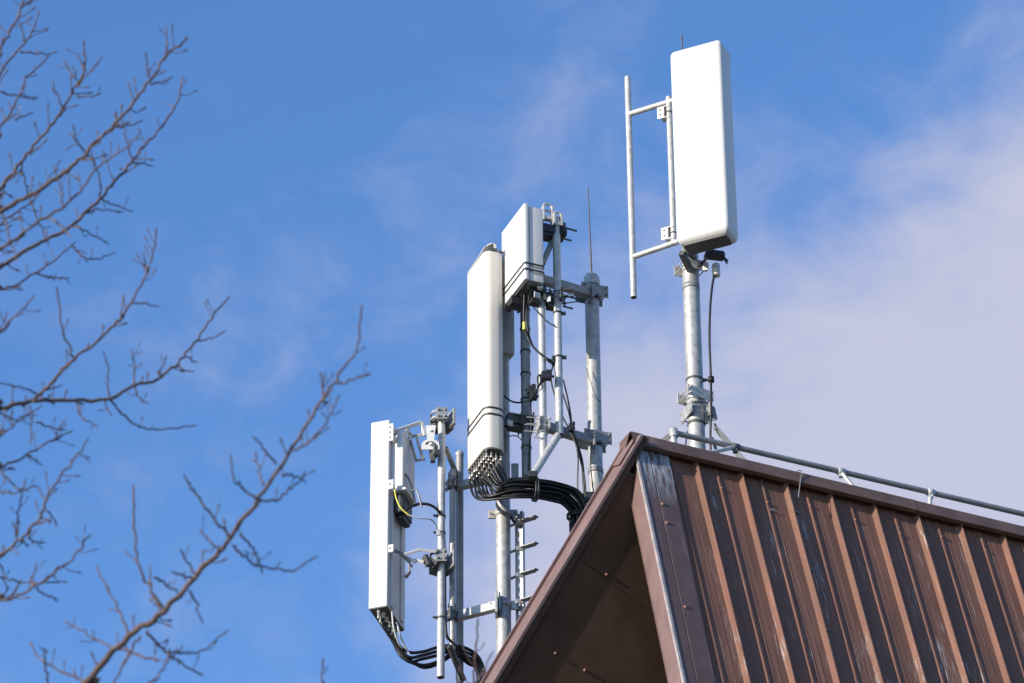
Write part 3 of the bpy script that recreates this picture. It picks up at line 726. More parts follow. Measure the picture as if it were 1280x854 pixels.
# rear clamp at the pole top with shackles and bolts
m = MB(); cq = pt(690, 291, 31.85); m.box(cq, (.13, .075, .045), (HZ(20), HZ(110), UP), bev=.008); m.box(cq - UP * .06 - HZ(20) * .05, (.07, .06, .02), (HZ(20), HZ(110), UP), bev=.005)
m.box(pt(701, 290, 31.88), (.02, .09, .055), (HZ(20), HZ(110), UP), bev=.004)
build(m, 'pole_clamp', M['blackmetal'], sa_)
for (ax_, ay_, bx_, by_) in ((703, 284, 721, 289), (703, 298, 714, 301)):
    m = MB(); m.tube([pt(ax_, ay_, 31.85), pt(bx_, by_, 31.9)], .010, 8); build(m, 'bolt', M['bracket'], sa_)
for px, py, s_ in ((684.5, 268, 1.0), (697, 276, .8)):
    m = MB(); q = pt(px, py, 31.8); w_ = .045 * s_
    for sg in (-1, 1): m.box(q + HZ(20) * sg * w_, (.010, .03, .085 * s_), (HZ(20), HZ(110), UP), bev=.003)
    arc = [q + UP * (.085 * s_) + HZ(20) * (w_ * math.cos(t)) + UP * (w_ * .8 * math.sin(t)) for t in [math.pi * k / 8 for k in range(9)]]
    m.tube(arc, .012, 8); m.tube([q + UP * .04 - HZ(20) * (w_ + .015), q + UP * .04 + HZ(20) * (w_ + .015)], .011, 8)
    m.box(q - UP * .05, (w_, .025, .02), (HZ(20), HZ(110), UP), bev=.004)
    build(m, 'shackle', M['galv_new'], sa_)
# mounting block under the small antenna
m = MB(); 
for px, py, w_, h_, Yq in ((672, 362, .075, .05, 31.72), (684, 374, .07, .055, 31.85), (690, 383, .05, .03, 31.85), (668, 378, .045, .025, 31.75), (646, 378, .07, .045, 31.85), (655, 366, .08, .04, 31.9)):
    m.box(pt(px, py, Yq), (w_, .045, h_), (HZ(20), HZ(110), UP), bev=.008)
for (ax_, ay_, bx_, by_) in ((703, 369, 722, 374), (704, 383, 716, 386)): m.tube([pt(ax_, ay_, 31.85), pt(bx_, by_, 31.9)], .009, 8)
build(m, 'mounting_block', M['blackmetal'], sa_)
m = MB(); m.lathe(pt(675, 360, 31.66), V((0, -1, .1)), [(0, .03), (.028, .03), (.03, 0)], 12); build(m, 'round_lug', M['galv_new'], sa_)
for px, py, Yq, w_, dg in ((671.5, 369, 31.66, .035, 35), (682, 371, 31.72, .02, 30), (686, 374, 31.72, .02, -20)):
    m = MB(); m.box(pt(px, py, Yq), (w_, .006, .03), (HZ(dg), HZ(dg + 90), UP), bev=.002); build(m, 'tilt_plate', M['galv_new'], sa_)

# --- grey antenna half hidden behind the cream one
Ch = pt(642.5, 430, 32.5); AH = V((-0.40, 0.917, 0)).normalized(); BH = V((AH.y, -AH.x, 0))
ga = thing('panel_antenna', (Ch.x, Ch.y, zat(642, 442, 32.5)), 'grey-white antenna mostly hidden behind the tall cream antenna', 'antenna')
a2 = V((-0.93, 0.1, 0)).normalized()
m = MB(); gz0, gz1 = zat(637, 450, 32.45), zat(637, 350, 32.45)
rprism(m, pt(644, 430, 32.35), V((-.42, .907, 0)), V((.907, .42, 0)) * -1, 0.30, 0.16, gz0, gz1, 0.02, .008, .008, 4); build(m, 'radome', M['grey_plastic'], ga)
m = MB(); q = pt(637, 380, 32.3); m.lathe(q - UP * .09, UP, [(0, 0), (.014, 0), (.014, .07), (.022, .07), (.022, .12), (0, .12)], 10); q = pt(633, 374, 32.3); m.lathe(q - UP * .05, UP, [(0, 0), (.018, 0), (.018, .06), (0, .06)], 10); build(m, 'connector', M['bracket'], ga)

# --- connectors and cable bundle of the cream antenna
cb_ = thing('cable_bundle', pt(665, 606, 32.0), 'thick bundle of black cables sweeping from the cream antenna to the roof', 'cables')
idx = 0; order = []
for ia in range(8):
    for ib in range(4):
        if (ia, ib) in ((7, 3), (7, 2), (6, 3)): continue
        order.append((ia, ib))
rr = random.Random(11)
cm = []
NROW = 7
conn = MB(); coll = MB()
for k, (ia, ib) in enumerate(order):
    S = V((Cc.x, Cc.y, tz0 - .012)) + AL * (.05 + .059 * ia) + BL * (.03 + .048 * ib)
    cl_ = rr.uniform(.02, .05); conn.lathe(S - UP * cl_, -UP, [(.0, 0), (.0135, 0), (.0135, .03), (.016, .032), (.016, .046), (.011, .05)], 10); coll.lathe(S, -UP, [(.018, 0), (.018, .012), (.0145, .014), (.0145, cl_ + .002), (0, cl_ + .002)], 10)
    # place in the bundle: left connectors run lowest
    j = min(NROW - 1, max(0, (ia * 0.8 + rr.uniform(-.5, .5)))) ; dep = (ib - 1.5) * .028 + rr.uniform(-.018, .018)
    sag = 6 + 5.2 * ia - 1.0 * ib + rr.uniform(-2, 2)
    ps = [S - UP * .05, S - UP * (.10 + .006 * ia)]
    spx = 590 + (7 - ia) * 4.2
    Y_ = S.y
    q0 = pt(612 + (7 - ia) * 1.8 + ib * 3.5, min(603 + 3.2 * j + rr.uniform(-2, 2), 627), (Y_ + 31.95) / 2 + dep)
    if ia >= 5: q0 = pt(598 + (7 - ia) * 5 + ib * 3, 619 + 1.8 * (ia - 5) + rr.uniform(-2, 2), (Y_ + 31.95) / 2 + dep)
    ps += [q0]
    ps += [pt(640 + rr.uniform(-3, 3), 598.5 + 4.0 * j + rr.uniform(-1, 1), 31.97 + dep), pt(668, 599 + 3.9 * j + rr.uniform(-.8, .8), 32.0 + dep), pt(694, 602.5 + 3.9 * j + rr.uniform(-1.6, 1.6), 32.1 + dep),
           pt(722 - 3.0 * j, 613 + 3.0 * j, 32.2 + dep), pt(732 - 3.1 * j, 630 + 2.0 * j, 32.26 + dep), pt(735 - 3.7 * j, 655, 32.3 + dep), pt(736 - 3.7 * j, 700, 32.32 + dep), pt(737 - 3.7 * j, 760, 32.33 + dep)]
    m = MB(); m.tube(crom(ps, 6), rr.choice((.0092, .0112, .0118, .0125)), 8); build(m, 'cable', M['black'], cb_)
build(conn, 'connector', M['silver'], cb_); build(coll, 'connector_collar', M['dark_plate'], cb_)
for px, py, ln, dg in ((669, 612, 33, 0), (722, 646, 28, 1)):
    m = MB()
    for off in (-.012, .012):
        if dg == 0: c_ = pt(px, py, 32.0) + HZ(15) * off; loop = [c_ + HZ(105) * (.085 * math.cos(t)) + UP * (.118 * math.sin(t)) for t in [2 * math.pi * k / 20 for k in range(21)]]
        else: c_ = pt(px, py, 32.29) + UP * off; loop = [c_ + HZ(15) * (.098 * math.cos(t)) + HZ(105) * (.085 * math.sin(t)) for t in [2 * math.pi * k / 20 for k in range(21)]]
        m.tube(loop, .010, 6)
    build(m, 'strap', M['blackmetal'], cb_)

# --- loose feeder and jumper cables among the slim poles
lc = thing('loose_cables', pt(700, 560, 32.0), 'thin loose cables strung between the slim poles beside the domed mast', 'cables')
def cable(pts, r=.008, mat='black', par=None, name='cable'):
    m = MB(); m.tube(crom([pt(*p) for p in pts], 6), r, 8); return build(m, name, M[mat], par or lc)
cable([(656, 362, 31.75), (655, 400, 31.8), (661, 425, 31.85), (676, 443, 31.76), (692, 452, 31.84), (696, 448, 31.85)], .011)
cable([(662, 368, 31.75), (658, 400, 31.85), (666, 432, 31.85), (684, 450, 31.76), (692, 456, 31.84)], .009)
cable([(630, 495, 32.1), (640, 502, 32.1), (652, 503, 32.1), (666, 497, 31.9), (676, 478, 31.76), (690, 462, 31.84)], .009)
cable([(664, 503, 32.1), (672, 486, 31.76), (673, 470, 31.76), (686, 470, 31.74), (693, 452, 31.84)], .008)
cable([(692, 452, 31.86), (697, 474, 32.0), (710, 512, 32.05), (716, 540, 32.1), (724, 570, 32.2), (731, 600, 32.25), (733, 640, 32.3)], .008)
cable([(704, 475, 32.0), (710, 500, 32.05), (714, 525, 32.1), (713, 540, 32.15)], .008)
cable([(688, 470, 31.9), (692, 490, 31.98), (703, 520, 32.02), (714, 542, 32.1), (722, 565, 32.15), (722, 600, 32.25), (722, 640, 32.3)], .008, 'bracket')
cable([(716, 540, 32.1), (727, 575, 32.2), (730, 610, 32.28), (732, 660, 32.3)], .014)
cable([(664, 380, 31.85), (672, 390, 31.76), (684, 402, 31.72), (692, 407, 31.85)], .006)
cable([(733, 460, 32.34), (739, 480, 32.33), (745, 497, 32.33), (751, 502, 32.4)], .004, 'bracket')
cable([(741, 556, 32.33), (738, 575, 32.33), (740, 600, 32.33), (743, 625, 32.35)], .007, 'bracket')
cable([(632, 546, 32.3), (645, 545, 32.15), (654, 553, 32.12), (660, 565, 32.14)], .006, 'galv_old')
cable([(663, 500, 32.12), (664, 530, 32.1), (662, 560, 32.12), (661, 590, 32.14)], .008)
m = MB(); m.tube([pt(655.2, 403, 31.79), pt(655.2, 412, 31.80)], .016, 10); build(m, 'cable_marker', M['yellow'], lc)
for px, py, Y_, w_ in ((694, 451, 31.82, .032), (683, 470, 31.72, .05), (667, 495, 31.95, .035), (664, 488, 32.05, .04), (714, 535, 32.08, .025)):
    m = MB(); q = pt(px, py, Y_); m.box(q, (w_, .03, .04), (HZ(10), HZ(100), UP), bev=.008); m.box(q + UP * .035 + HZ(10) * .02, (w_ * .5, .035, .02), (HZ(10), HZ(100), UP), bev=.005)
    m.tube([q - HZ(10) * w_ * 1.5, q + HZ(10) * w_ * 1.5], .012, 8); build(m, 'cable_clip', M['blackmetal'], lc)
# clip cable against the fascia
m = MB(); m.box(pt(737, 622, 32.3), (.05, .03, .05), bev=.01); build(m, 'cable_clip', M['blackmetal'], lc)

# --- perforated cable rack with prongs beside the cream antenna's mast
kr = thing('cable_rack', pt(649, 765, 32.5), 'narrow perforated upright with slanting prongs between mast and roof edge', 'cable rack')
kx, ky = pole_xy(649, 700, 32.45); ks = scale_at(649, 700, 32.45)
ztop, zbt = zat(647, 640, 32.45), zat(651, 790, 32.45)
# rail face built as two stiles and rungs, so the slots are real openings
slots = 13; hw = 4.6 / ks; sl_h = (ztop - zbt) / slots
KX, KY = HZ(-28), HZ(62); kc = V((kx, ky, (ztop + zbt) / 2)); kh = (ztop - zbt) / 2
m = MB()
for sg in (-1, 1): m.box(kc + KX * sg * hw * .64, (hw * .36, .003, kh), (KX, KY, UP)); m.box(kc + KX * sg * (hw + .003) + KY * .018, (.003, .021, kh), (KX, KY, UP))
for k in range(slots): m.box(V((kx, ky, zbt + sl_h * (k + .5))) + KY * .0005, (hw * .30, .0025, sl_h * .27), (KX, KY, UP))
build(m, 'perforated_rail', M['galv_new'], kr)
for py in (652, 685, 718, 751):
    m = MB(); a = pt(637, py + 6, 32.55); b = pt(652, py, 32.40); c = pt(667, py - 4.5, 32.30); e = pt(671.0, py - 6.8, 32.27)
    m.bar(a, b, .03, .010); m.bar(b, c, .065, .010); m.bar(c, e, .05, .010); build(m, 'prong', M['galv_old'], kr)
    m = MB(); m.box(pt(650, py + 1, 32.38), (.034, .006, .022), (HZ(20), HZ(110), UP), bev=.002); build(m, 'prong_plate', M['galv_new'], kr)
m = MB(); m.bar(pt(638, 646, 32.40), pt(647, 658, 32.42), .010, .028); m.bar(pt(647, 658, 32.42), pt(652, 653, 32.42), .010, .028); build(m, 'hanger', M['bracket'], kr)

# ================================================================== left group
lp_, lx, ly, lr = pole_thing(551.5, 690, 32.2, 524, zat(554, 847, 32.2), 9.8, 'slim pale pipe with open lower end, nearest the left antenna', 'galv_new', hollow=True)
for py in (646, 667, 773): ring(lp_, (lx, ly, zat(552, py, 32.2)), lr, .018, 'bracket', lug=-160)
l2, l2x, l2y, l2r = pole_thing(565.5, 700, 32.42, 588, zat(566, 812, 32.42), 8.0, 'slim pipe in the middle of the three left pipes', 'galv')
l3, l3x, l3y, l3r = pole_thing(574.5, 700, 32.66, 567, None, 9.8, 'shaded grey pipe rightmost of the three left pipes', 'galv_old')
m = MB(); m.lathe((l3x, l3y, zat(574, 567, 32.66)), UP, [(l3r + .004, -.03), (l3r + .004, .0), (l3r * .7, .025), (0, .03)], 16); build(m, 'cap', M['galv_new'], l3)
m = MB(); m.tube([pt(557, 560, 32.25), pt(576, 606, 32.6)], .026, 12); build(m, 'upper_stay', M['galv_old'], l3)
m = MB(); m.tube([pt(562, 808, 32.3), pt(579, 850, 32.62)], .03, 12); build(m, 'lower_stay', M['bracket'], l3)  # darker steel: the shade on this stay is put into its colour
for py in (606, 770):
    c = V((l2x, l2y, zat(565, py, 32.42))); clamp(l2, c, l2r, 20, .11, .03, mat='galv_old', rods=.05)
    m = MB(); m.box(c + V((-.035, -.04, .02)), (.006, .02, .08), bev=.002); m.box(c + V((.03, -.05, .02)), (.006, .02, .07), bev=.002); build(m, 'clip_plate', M['bracket'], l2)
sb = thing('steel_crossbar', pt(570, 770, 32.5), 'square steel crossbar from the left pipes to the cream antenna mast', 'steel crossbar')
m = MB(); m.bar(pt(566, 772, 32.52), pt(621, 758, 32.40), .07, .085, bev=.006); build(m, 'beam', M['galv_new'], sb)
m = MB(); q = pt(620.5, 756, 32.33); m.box(q, (.012, .07, .11), bev=.003); m.box(q + V((.03, 0, .02)), (.008, .05, .09), bev=.002); build(m, 'end_plate', M['galv'], sb)
sb2 = thing('steel_crossbar', pt(576, 608, 32.5), 'short square steel crossbar end left of the cable connectors', 'steel crossbar')
m = MB(); m.bar(pt(567, 609, 32.55), pt(621, 597, 32.42), .07, .075, bev=.006); build(m, 'beam', M['galv'], sb2)

# --- left antenna: narrow bright side to the camera, back to the right
AX = V((-0.955, 0.297, 0)); BX = V((0.297, 0.955, 0))
CL = pt(485.5, 640, 32.0); lz1 = zat(485.5, 524.5, 32.0); lz0 = zat(484.5, 757, 32.0)
la = thing('panel_antenna', (CL.x, CL.y, lz0), 'white box antenna at far left with cables looping from its base', 'antenna')
m = MB(); rprism(m, CL, AX, BX, 0.184, 0.50, lz0, lz1, 0.012, 0.006, 0.006, 4); build(m, 'radome', M['white'], la)
m = MB(); rprism(m, CL + (AX + BX) * .006, AX, BX, .172, .488, lz0 - .008, lz0 + .003, .01, .002, .002, 3); build(m, 'base_or_shade_plate', M['dark_plate'], la)
# back ribs: two long folds down the rear face
m = MB()
for q_ in (.10, .38): m.box(V((CL.x, CL.y, (lz0 + lz1) / 2)) + BX * q_ - AX * .008, (.008, .03, (lz1 - lz0) / 2 - .03), (AX, BX, UP), bev=.003)
build(m, 'rear_rib', M['white'], la)
# rear unit
z1_, z0_ = zat(500, 541, 32.05), zat(500, 612, 32.05)
Cu = pt(504, 580, 32.02); 
m = MB(); rprism(m, Cu, AX, BX, 0.128, 0.34, z0_, z1_, .012, .006, .006, 4); ru = build(m, 'radio_unit', M['white'], la)
m = MB(); m.box(V((Cu.x, Cu.y, z0_ - .012)) + AX * .055 + BX * .16, (.085, .17, .012), (AX, BX, UP), bev=.003); build(m, 'unit_flange', M['white'], la)
m = MB(); q = V((Cu.x, Cu.y, z0_ - .13)) + AX * .055 + BX * .17; m.box(q, (.05, .14, .10), (AX, BX, UP), bev=.03); m.box(q - UP * .09 + BX * .02, (.035, .10, .05), (AX, BX, UP), bev=.02); build(m, 'connector_boot', M['blackmetal'], la)
# perforated lugs
for py, h_ in ((541, .095), (606, .05), (686, .04)):
    q = pt(489, py, 31.97); m = MB(); m.box(q, (.025, .012, h_), (AX, BX, UP), bev=.004); lug = build(m, 'lug', M['white'], la)
    m = MB()
    for k in range(3 if h_ > .08 else 1): m.lathe(q + UP * ((k - 1) * .055 if h_ > .08 else 0) - BX * .012 + AX * .008, -BX, [(0, .003), (.009, .003), (.009, 0)], 8)
    build(m, 'bolt', M['dark_plate'], la)
# upper tilt bracket to the pole
def bars(lst, name, mat, par):
    m = MB()
    for (a, b, w_, h_) in lst: m.bar(pt(*a), pt(*b), w_, h_, V((0, -.5, .85)), bev=.004)
    return build(m, name, M[mat], par)
bars([((488, 541, 32.02), (527, 528, 32.1), .03, .035), ((492, 551, 32.02), (511, 539, 32.1), .025, .03), ((527, 528, 32.1), (531, 545, 32.12), .03, .035), ((508, 537, 32.1), (516, 548, 32.15), .025, .04)], 'upper_arm', 'white', la)
bars([((510, 547, 32.15), (530, 543, 32.12), .025, .03), ((513, 550, 32.2), (520, 575, 32.2), .02, .025), ((521, 548, 32.15), (529, 575, 32.15), .02, .025), ((519, 576, 32.2), (531, 574, 32.15), .02, .025)], 'arm_frame', 'galv', la)
m = MB(); q = pt(538, 543, 32.08); m.poly_prism([q + V((-.045, 0, .10)), q + V((.05, 0, .10)), q + V((.03, 0, -.09)), q + V((-.025, 0, -.09))], V((0, .02, 0)))
fan = [q + V((.085 * math.cos(t), 0.002, -.125 + .075 * math.sin(t))) for t in [math.pi * (k / 12) for k in range(0, 13)]]
m.poly_prism([q + V((-.085, 0.002, -.165))] + fan[::-1] + [q + V((.085, 0.002, -.165))], V((0, .016, 0)))
sl_ = MB(); sl_.tube([q + V((.050 * math.cos(t), -.001, -.130 + .045 * math.sin(t))) for t in [math.pi * (.15 + .7 * k / 8) for k in range(9)]], .008, 6); build(sl_, 'scale_slot', M['bracket'], la)
m.tube([q + V((0, -.015, .04)), q + V((0, .06, .04))], .014, 8); m.tube([q + V((0, -.015, -.11)), q + V((0, .05, -.11))], .016, 8)
build(m, 'tilt_scale', M['white'], la)
m = MB(); q = pt(543, 565, 32.12); m.box(q, (.03, .05, .055), (HZ(30), HZ(120), UP), bev=.01); m.box(pt(541, 574, 32.12), (.022, .03, .03), bev=.006); build(m, 'pivot_block', M['bracket'], la)
for py0, nm in ((522, 'upper_clamp'), (699, 'lower_clamp')):
    m = MB(); c = V((lx, ly, zat(551, py0, 32.2)))
    for dz in (.03, -.035):
        for k in range(6):
            t0, t1 = math.radians(150 + k * 22), math.radians(150 + (k + 1) * 22)
            P0 = c + V((.092 * math.cos(t0) - .012, .082 * math.sin(t0) , dz)); P1 = c + V((.092 * math.cos(t1) - .012, .082 * math.sin(t1), dz)); m.bar(P0, P1, .012, .022)
    m.box(c + V((.0, -.075, 0)), (.055, .008, .065), bev=.003); m.box(c + V((.075, .02, -.02)), (.01, .10, .085), (HZ(30), HZ(120), UP), bev=.003)
    for sx_ in (-.03, .035):
        for dz in (.035, -.035): m.lathe(c + V((sx_, -.083, dz)), V((0, -1, 0)), [(.013, 0), (.013, .014), (0, .014)], 6); m.tube([c + V((sx_, -.11, dz)), c + V((sx_, .1, dz))], .007, 6)
    for dz in (.0, -.06): m.tube([c + V((.05, .04, dz)), c + V((.13, .02, dz - .01))], .008, 6)
    build(m, nm, M['galv_old'], la)
    m = MB(); m.box(c + V((-.05, .06, -.05)), (.05, .05, .07), (HZ(30), HZ(120), UP), bev=.012); m.box(c + V((.07, .06, -.07)), (.02, .06, .05), (HZ(30), HZ(120), UP), bev=.006)
    build(m, 'clamp_block', M['bracket'], la)
# lower folded arm
bars([((489, 687, 32.0), (500, 691, 32.05), .025, .03), ((500, 691, 32.05), (512, 703, 32.12), .025, .03), ((512, 703, 32.12), (512, 715, 32.14), .025, .03), ((512, 715, 32.14), (507, 722, 32.14), .025, .03)], 'hook_arm', 'galv_old', la)
bars([((506, 693, 32.1), (526, 687, 32.1), .06, .025), ((524, 687, 32.1), (545, 690, 32.12), .06, .025), ((508, 697, 32.12), (520, 703, 32.12), .03, .03), ((518, 700, 32.12), (530, 703, 32.12), .03, .03), ((510, 706, 32.14), (516, 708, 32.14), .03, .03)], 'lower_arm', 'white', la)
bars([((531, 695, 32.12), (536, 707, 32.12), .04, .06), ((536, 700, 32.14), (546, 706, 32.14), .04, .06)], 'arm_knuckle', 'bracket', la)
# cables of the left antenna
lcb = thing('cable_bundle', pt(550, 815, 32.2), 'few black cables looping from the far left antenna behind the slim pipes', 'cables')
base = V((CL.x, CL.y, lz0))
starts = [base + AX * .07 + BX * q_ for q_ in (.10, .19, .28, .37, .44)]
targ = [(818, 804), (822, 808), (826, 812), (833, 815), (835, 818)]
m = MB()
for S in starts + [base + AX * .10 + BX * .05, base + AX * .11 + BX * .13]:
    m.lathe(S - UP * .008, -UP, [(.017, 0), (.017, .02), (.013, .022), (.013, .08), (.009, .085)], 10)
build(m, 'connector', M['silver'], lcb)
lows = [(506, 813), (508, 820), (509, 826), (503, 822), (505, 818)]
for k, S in enumerate(starts):
    kk = k
    ps = [S - UP * .07, S - UP * .16, pt(*lows[k], 32.25 + .03 * k), pt(527, targ[k][0] - 2 + (k - 2) * .5, 32.3 + .03 * k), pt(548, targ[k][0] - 9 + k, 32.33 + .03 * k), pt(568, targ[k][1] + 3 - k * .5, 32.5), pt(586, targ[k][1] + 8 + k, 32.55 + .03 * k), pt(599 - k, 823 + 3 * k, 32.6 + .03 * k), pt(606 - 2 * k, 845 + 2 * k, 32.62 + .03 * k), pt(612 - 2.5 * k, 900, 32.6 + .03 * k)]
    m = MB(); m.tube(crom(ps, 7), .0155, 10); build(m, 'cable', M['black'], lcb)
m = MB(); m.tube(crom([pt(490, 765, 32.05), pt(492, 785, 32.08), pt(498, 803, 32.15), pt(503, 810, 32.2)], 6), .008, 8); m.tube(crom([pt(496, 778, 32.1), pt(499, 790, 32.1), pt(505, 806, 32.2), pt(512, 818, 32.25)], 6), .009, 8)
build(m, 'jumper', M['grey_plastic'], lcb)
m = MB(); m.tube(crom([pt(558, 795, 32.3), pt(565, 803, 32.35), pt(572, 808, 32.45)], 5), .012, 8); m.tube(crom([pt(574, 817, 32.5), pt(586, 826, 32.55), pt(594, 838, 32.6), pt(600, 856, 32.6)], 6), .005, 6); build(m, 'cable', M['black'], lcb)
# earth wire and feeder at the radio unit
ew = thing('earth_wire', pt(495, 620, 32.0), 'yellow and white earth wire curving from the far left antenna to the slim pipe', 'wire')
m = MB(); m.tube(crom([pt(493, 609, 31.98), pt(495, 622, 31.97), pt(501, 635, 31.97), pt(511, 644, 31.98)], 6), .0068, 8); build(m, 'yellow_section', M['yellow'], ew)
m = MB(); m.tube(crom([pt(511, 644, 31.98), pt(524, 648, 32.0), pt(538, 649.5, 32.05), pt(545, 657, 32.1), pt(548, 668, 32.13)], 6), .0068, 8); build(m, 'pale_section', M['grey_plastic'], ew)
m = MB(); m.box(pt(548, 666, 32.12), (.018, .012, .03), bev=.004); build(m, 'terminal', M['galv_new'], ew)
fc = thing('feeder_cable', pt(530, 632, 32.0), 'short black feeder arching between radio unit and slim pipe', 'cable')
m = MB(); m.tube(crom([pt(505, 640, 32.05), pt(513, 634, 32.05), pt(524, 630, 32.08), pt(538, 631.5, 32.1), pt(549, 640, 32.14), pt(554, 655, 32.28), pt(556, 700, 32.3), pt(557, 780, 32.3), pt(560, 800, 32.32)], 7), .0135, 8); build(m, 'cable', M['black'], fc)
m = MB(); m.tube(crom([pt(507, 592, 32.06), pt(513, 603, 32.1), pt(517, 618, 32.12), pt(519, 632, 32.1)], 6), .011, 8); m.tube(crom([pt(514, 615, 32.06), pt(520, 612, 32.06), pt(524, 622, 32.06), pt(527, 634, 32.08)], 5), .010, 8); build(m, 'handle', M['galv_old'], fc)

# ================================================================== bare tree
YT = 15.5
TRX = -6.2
tr = thing('bare_tree', (TRX, YT, 0), 'leafless tree with budding branches reaching in from the left', 'tree')
st_ = scale_at(200, 500, YT) * 1.32
m = MB(); m.tube(crom([V((TRX, YT, -.1)), V((TRX + .05, YT, 3)), V((TRX + .2, YT + .1, 6)), V((TRX + .5, YT + .1, 9)), V((TRX + .9, YT, 12)), V((TRX + 1.2, YT - .1, 14.5))], 6), [.30 - .27 * (i / 30) for i in range(31)], 16)
build(m, 'trunk', M['bark'], tr)
rt = random.Random(5)
def trunk_at(z):
    P = [(0, TRX), (3, TRX + .05), (6, TRX + .2), (9, TRX + .5), (12, TRX + .9), (14.5, TRX + 1.2)]
    for (z0__, x0__), (z1__, x1__) in zip(P, P[1:]):
        if z <= z1__: return V((x0__ + (x1__ - x0__) * (z - z0__) / (z1__ - z0__), YT, z))
    return V((TRX + 1.2, YT, z))
def wiggle(pts, amt):
    for i in range(1, len(pts) - 1): pts[i] = pts[i] + V((rt.gauss(0, amt), rt.gauss(0, amt), rt.gauss(0, amt)))
    return pts
def spur_twigs(m, pts, rad, dens, lmax):
    """short spurs with knobby buds along a branch"""
    n = len(pts); step = 0
    for i in range(2, n - 1):
        if rt.random() > dens * .8: continue
        t = (pts[i + 1] - pts[i - 1]).normalized()
        side = t.cross(V((0, 1, 0))).normalized() * rt.choice((-1, 1)) + V((0, 1, 0)) * rt.uniform(-.9, .9)
        dv = (t * rt.uniform(.2, .8) + side * rt.uniform(.5, 1.0)).normalized()
        ln = rt.uniform(.2, 1.0) * lmax * .85; r_ = min(rad[i] * .55, .0036)
        p = pts[i]; q = p + dv * ln * .5 + V((0, 0, rt.uniform(-.01, .01))); w_ = p + dv * ln + V((0, 0, rt.uniform(0, .035)))
        m.tube([p, q, w_ - (w_ - q) * .2, w_], [r_, r_ * .8, r_ * .8, r_ * 1.15], 6)
        m.tube([w_, w_ + (w_ - q).normalized() * .012, w_ + (w_ - q).normalized() * .026], [r_ * 1.2, r_ * 1.5, r_ * .2], 6)
def branch(px_pts, w0, w1, dY, dY1, par, name, root_z=None, dens=.5, lmax=.10, amt=.004):
    n = len(px_pts)
    P = [pt(x, y, YT + dY + (dY1 - dY) * i / (n - 1)) for i, (x, y) in enumerate(px_pts)]
    pre = []
    if root_z is not None:
        zr = max(4.0, min(13.2, P[0].z - 0.55 * abs(P[0].x - trunk_at(P[0].z).x) - 0.3)); R0 = trunk_at(zr); d0 = (P[1] - P[0]).normalized()
        s0_ = (P[0] - R0).length
        pre = [R0, R0 * .67 + P[0] * .33 + V((0, rt.uniform(-.1, .1), -.06 * s0_)), R0 * .34 + P[0] * .66 + V((0, 0, -.05 * s0_)) ]
    sm = crom(pre + P, 6); npre = len(pre) * 6
    wiggle(sm, amt)
    N_ = len(sm); rad = []
    for i in range(N_):
        if i < npre: f_ = 1 + 2.2 * (1 - i / npre); rad.append(w0 / 2 / st_ * f_)
        else:
            u_ = (i - npre) / max(1, N_ - 1 - npre); rad.append((w0 + (w1 - w0) * u_ ** .8) / 2 / st_ * (1 + rt.uniform(-.07, .09)))
    m = MB(); m.tube(sm, rad, 8)
    spur_twigs(m, sm[npre:], rad[npre:], dens, lmax)
    tip = sm[-1]; dv = (sm[-1] - sm[-3]).normalized(); m.tube([tip, tip + dv * .02, tip + dv * .04], [rad[-1], rad[-1] * 1.2, rad[-1] * .2], 6)
    return build(m, name, M['bark'], par)
B = {}
def br(key, pts, w0, w1, dY, dY1, rz, **k): B[key] = branch(pts, w0, w1, dY, dY1, tr, 'branch', rz, **k)
def tw(key, pts, w0=3.4, w1=2.2, dY=0, dY1=0, **k): branch(pts, w0, w1, dY, dY1, B[key], 'twig', None, **{'dens': .22, 'lmax': .06, **k})
br('A', [(-30, 275), (0, 263), (45, 240), (80, 216), (107, 191), (138, 160), (165, 131), (187, 102), (207, 71), (228, 53)], 9, 3.2, -.3, -.6, 9.8, dens=.55)
tw('A', [(206, 72), (209, 60), (208, 42)], dY=-.6, dY1=-.65); tw('A', [(187, 105), (203, 103), (213, 98)], dY=-.55, dY1=-.4); tw('A', [(183, 95), (183, 74)], dY=-.55, dY1=-.6)
tw('A', [(138, 161), (154, 158), (174, 153)], dY=-.45, dY1=-.3); tw('A', [(107, 192), (96, 176), (93, 163)], dY=-.4, dY1=-.5)
br('B', [(-30, 350), (0, 334), (45, 307), (85, 285), (125, 249), (151, 218), (165, 200), (191, 171), (218, 136), (227, 102)], 8.5, 3.0, .1, .4, 9.3, dens=.55)
tw('B', [(125, 249), (140, 254), (158, 262)], dY=.25, dY1=.3); tw('B', [(165, 200), (158, 178), (154, 154)], dY=.3, dY1=.2); tw('B', [(165, 203), (178, 205), (188, 207)], dY=.3, dY1=.4); tw('B', [(103, 268), (120, 262), (146, 264)], dY=.2, dY1=.3); tw('B', [(96, 281), (112, 292), (129, 301)], dY=.2, dY1=.3)
tw('B', [(125, 248), (126, 225), (118, 205)], dY=.25, dY1=.1)
br('C', [(-30, 262), (0, 236), (27, 203), (49, 174), (76, 142), (93, 111), (105, 89), (105, 58)], 7, 2.8, .6, .2, 9.9, dens=.55)
tw('C', [(95, 108), (108, 94), (123, 77)], dY=.25, dY1=.2); tw('C', [(95, 120), (108, 121), (120, 119)], dY=.3, dY1=.3); tw('C', [(80, 138), (72, 122), (67, 108)], dY=.35, dY1=.3); tw('C', [(93, 98), (86, 86), (82, 79)], dY=.25, dY1=.3)
br('D', [(-30, 332), (0, 312), (45, 280), (80, 258), (102, 236), (125, 205), (150, 190), (169, 174)], 6, 2.4, -.7, -1.0, 9.2, dens=.5)
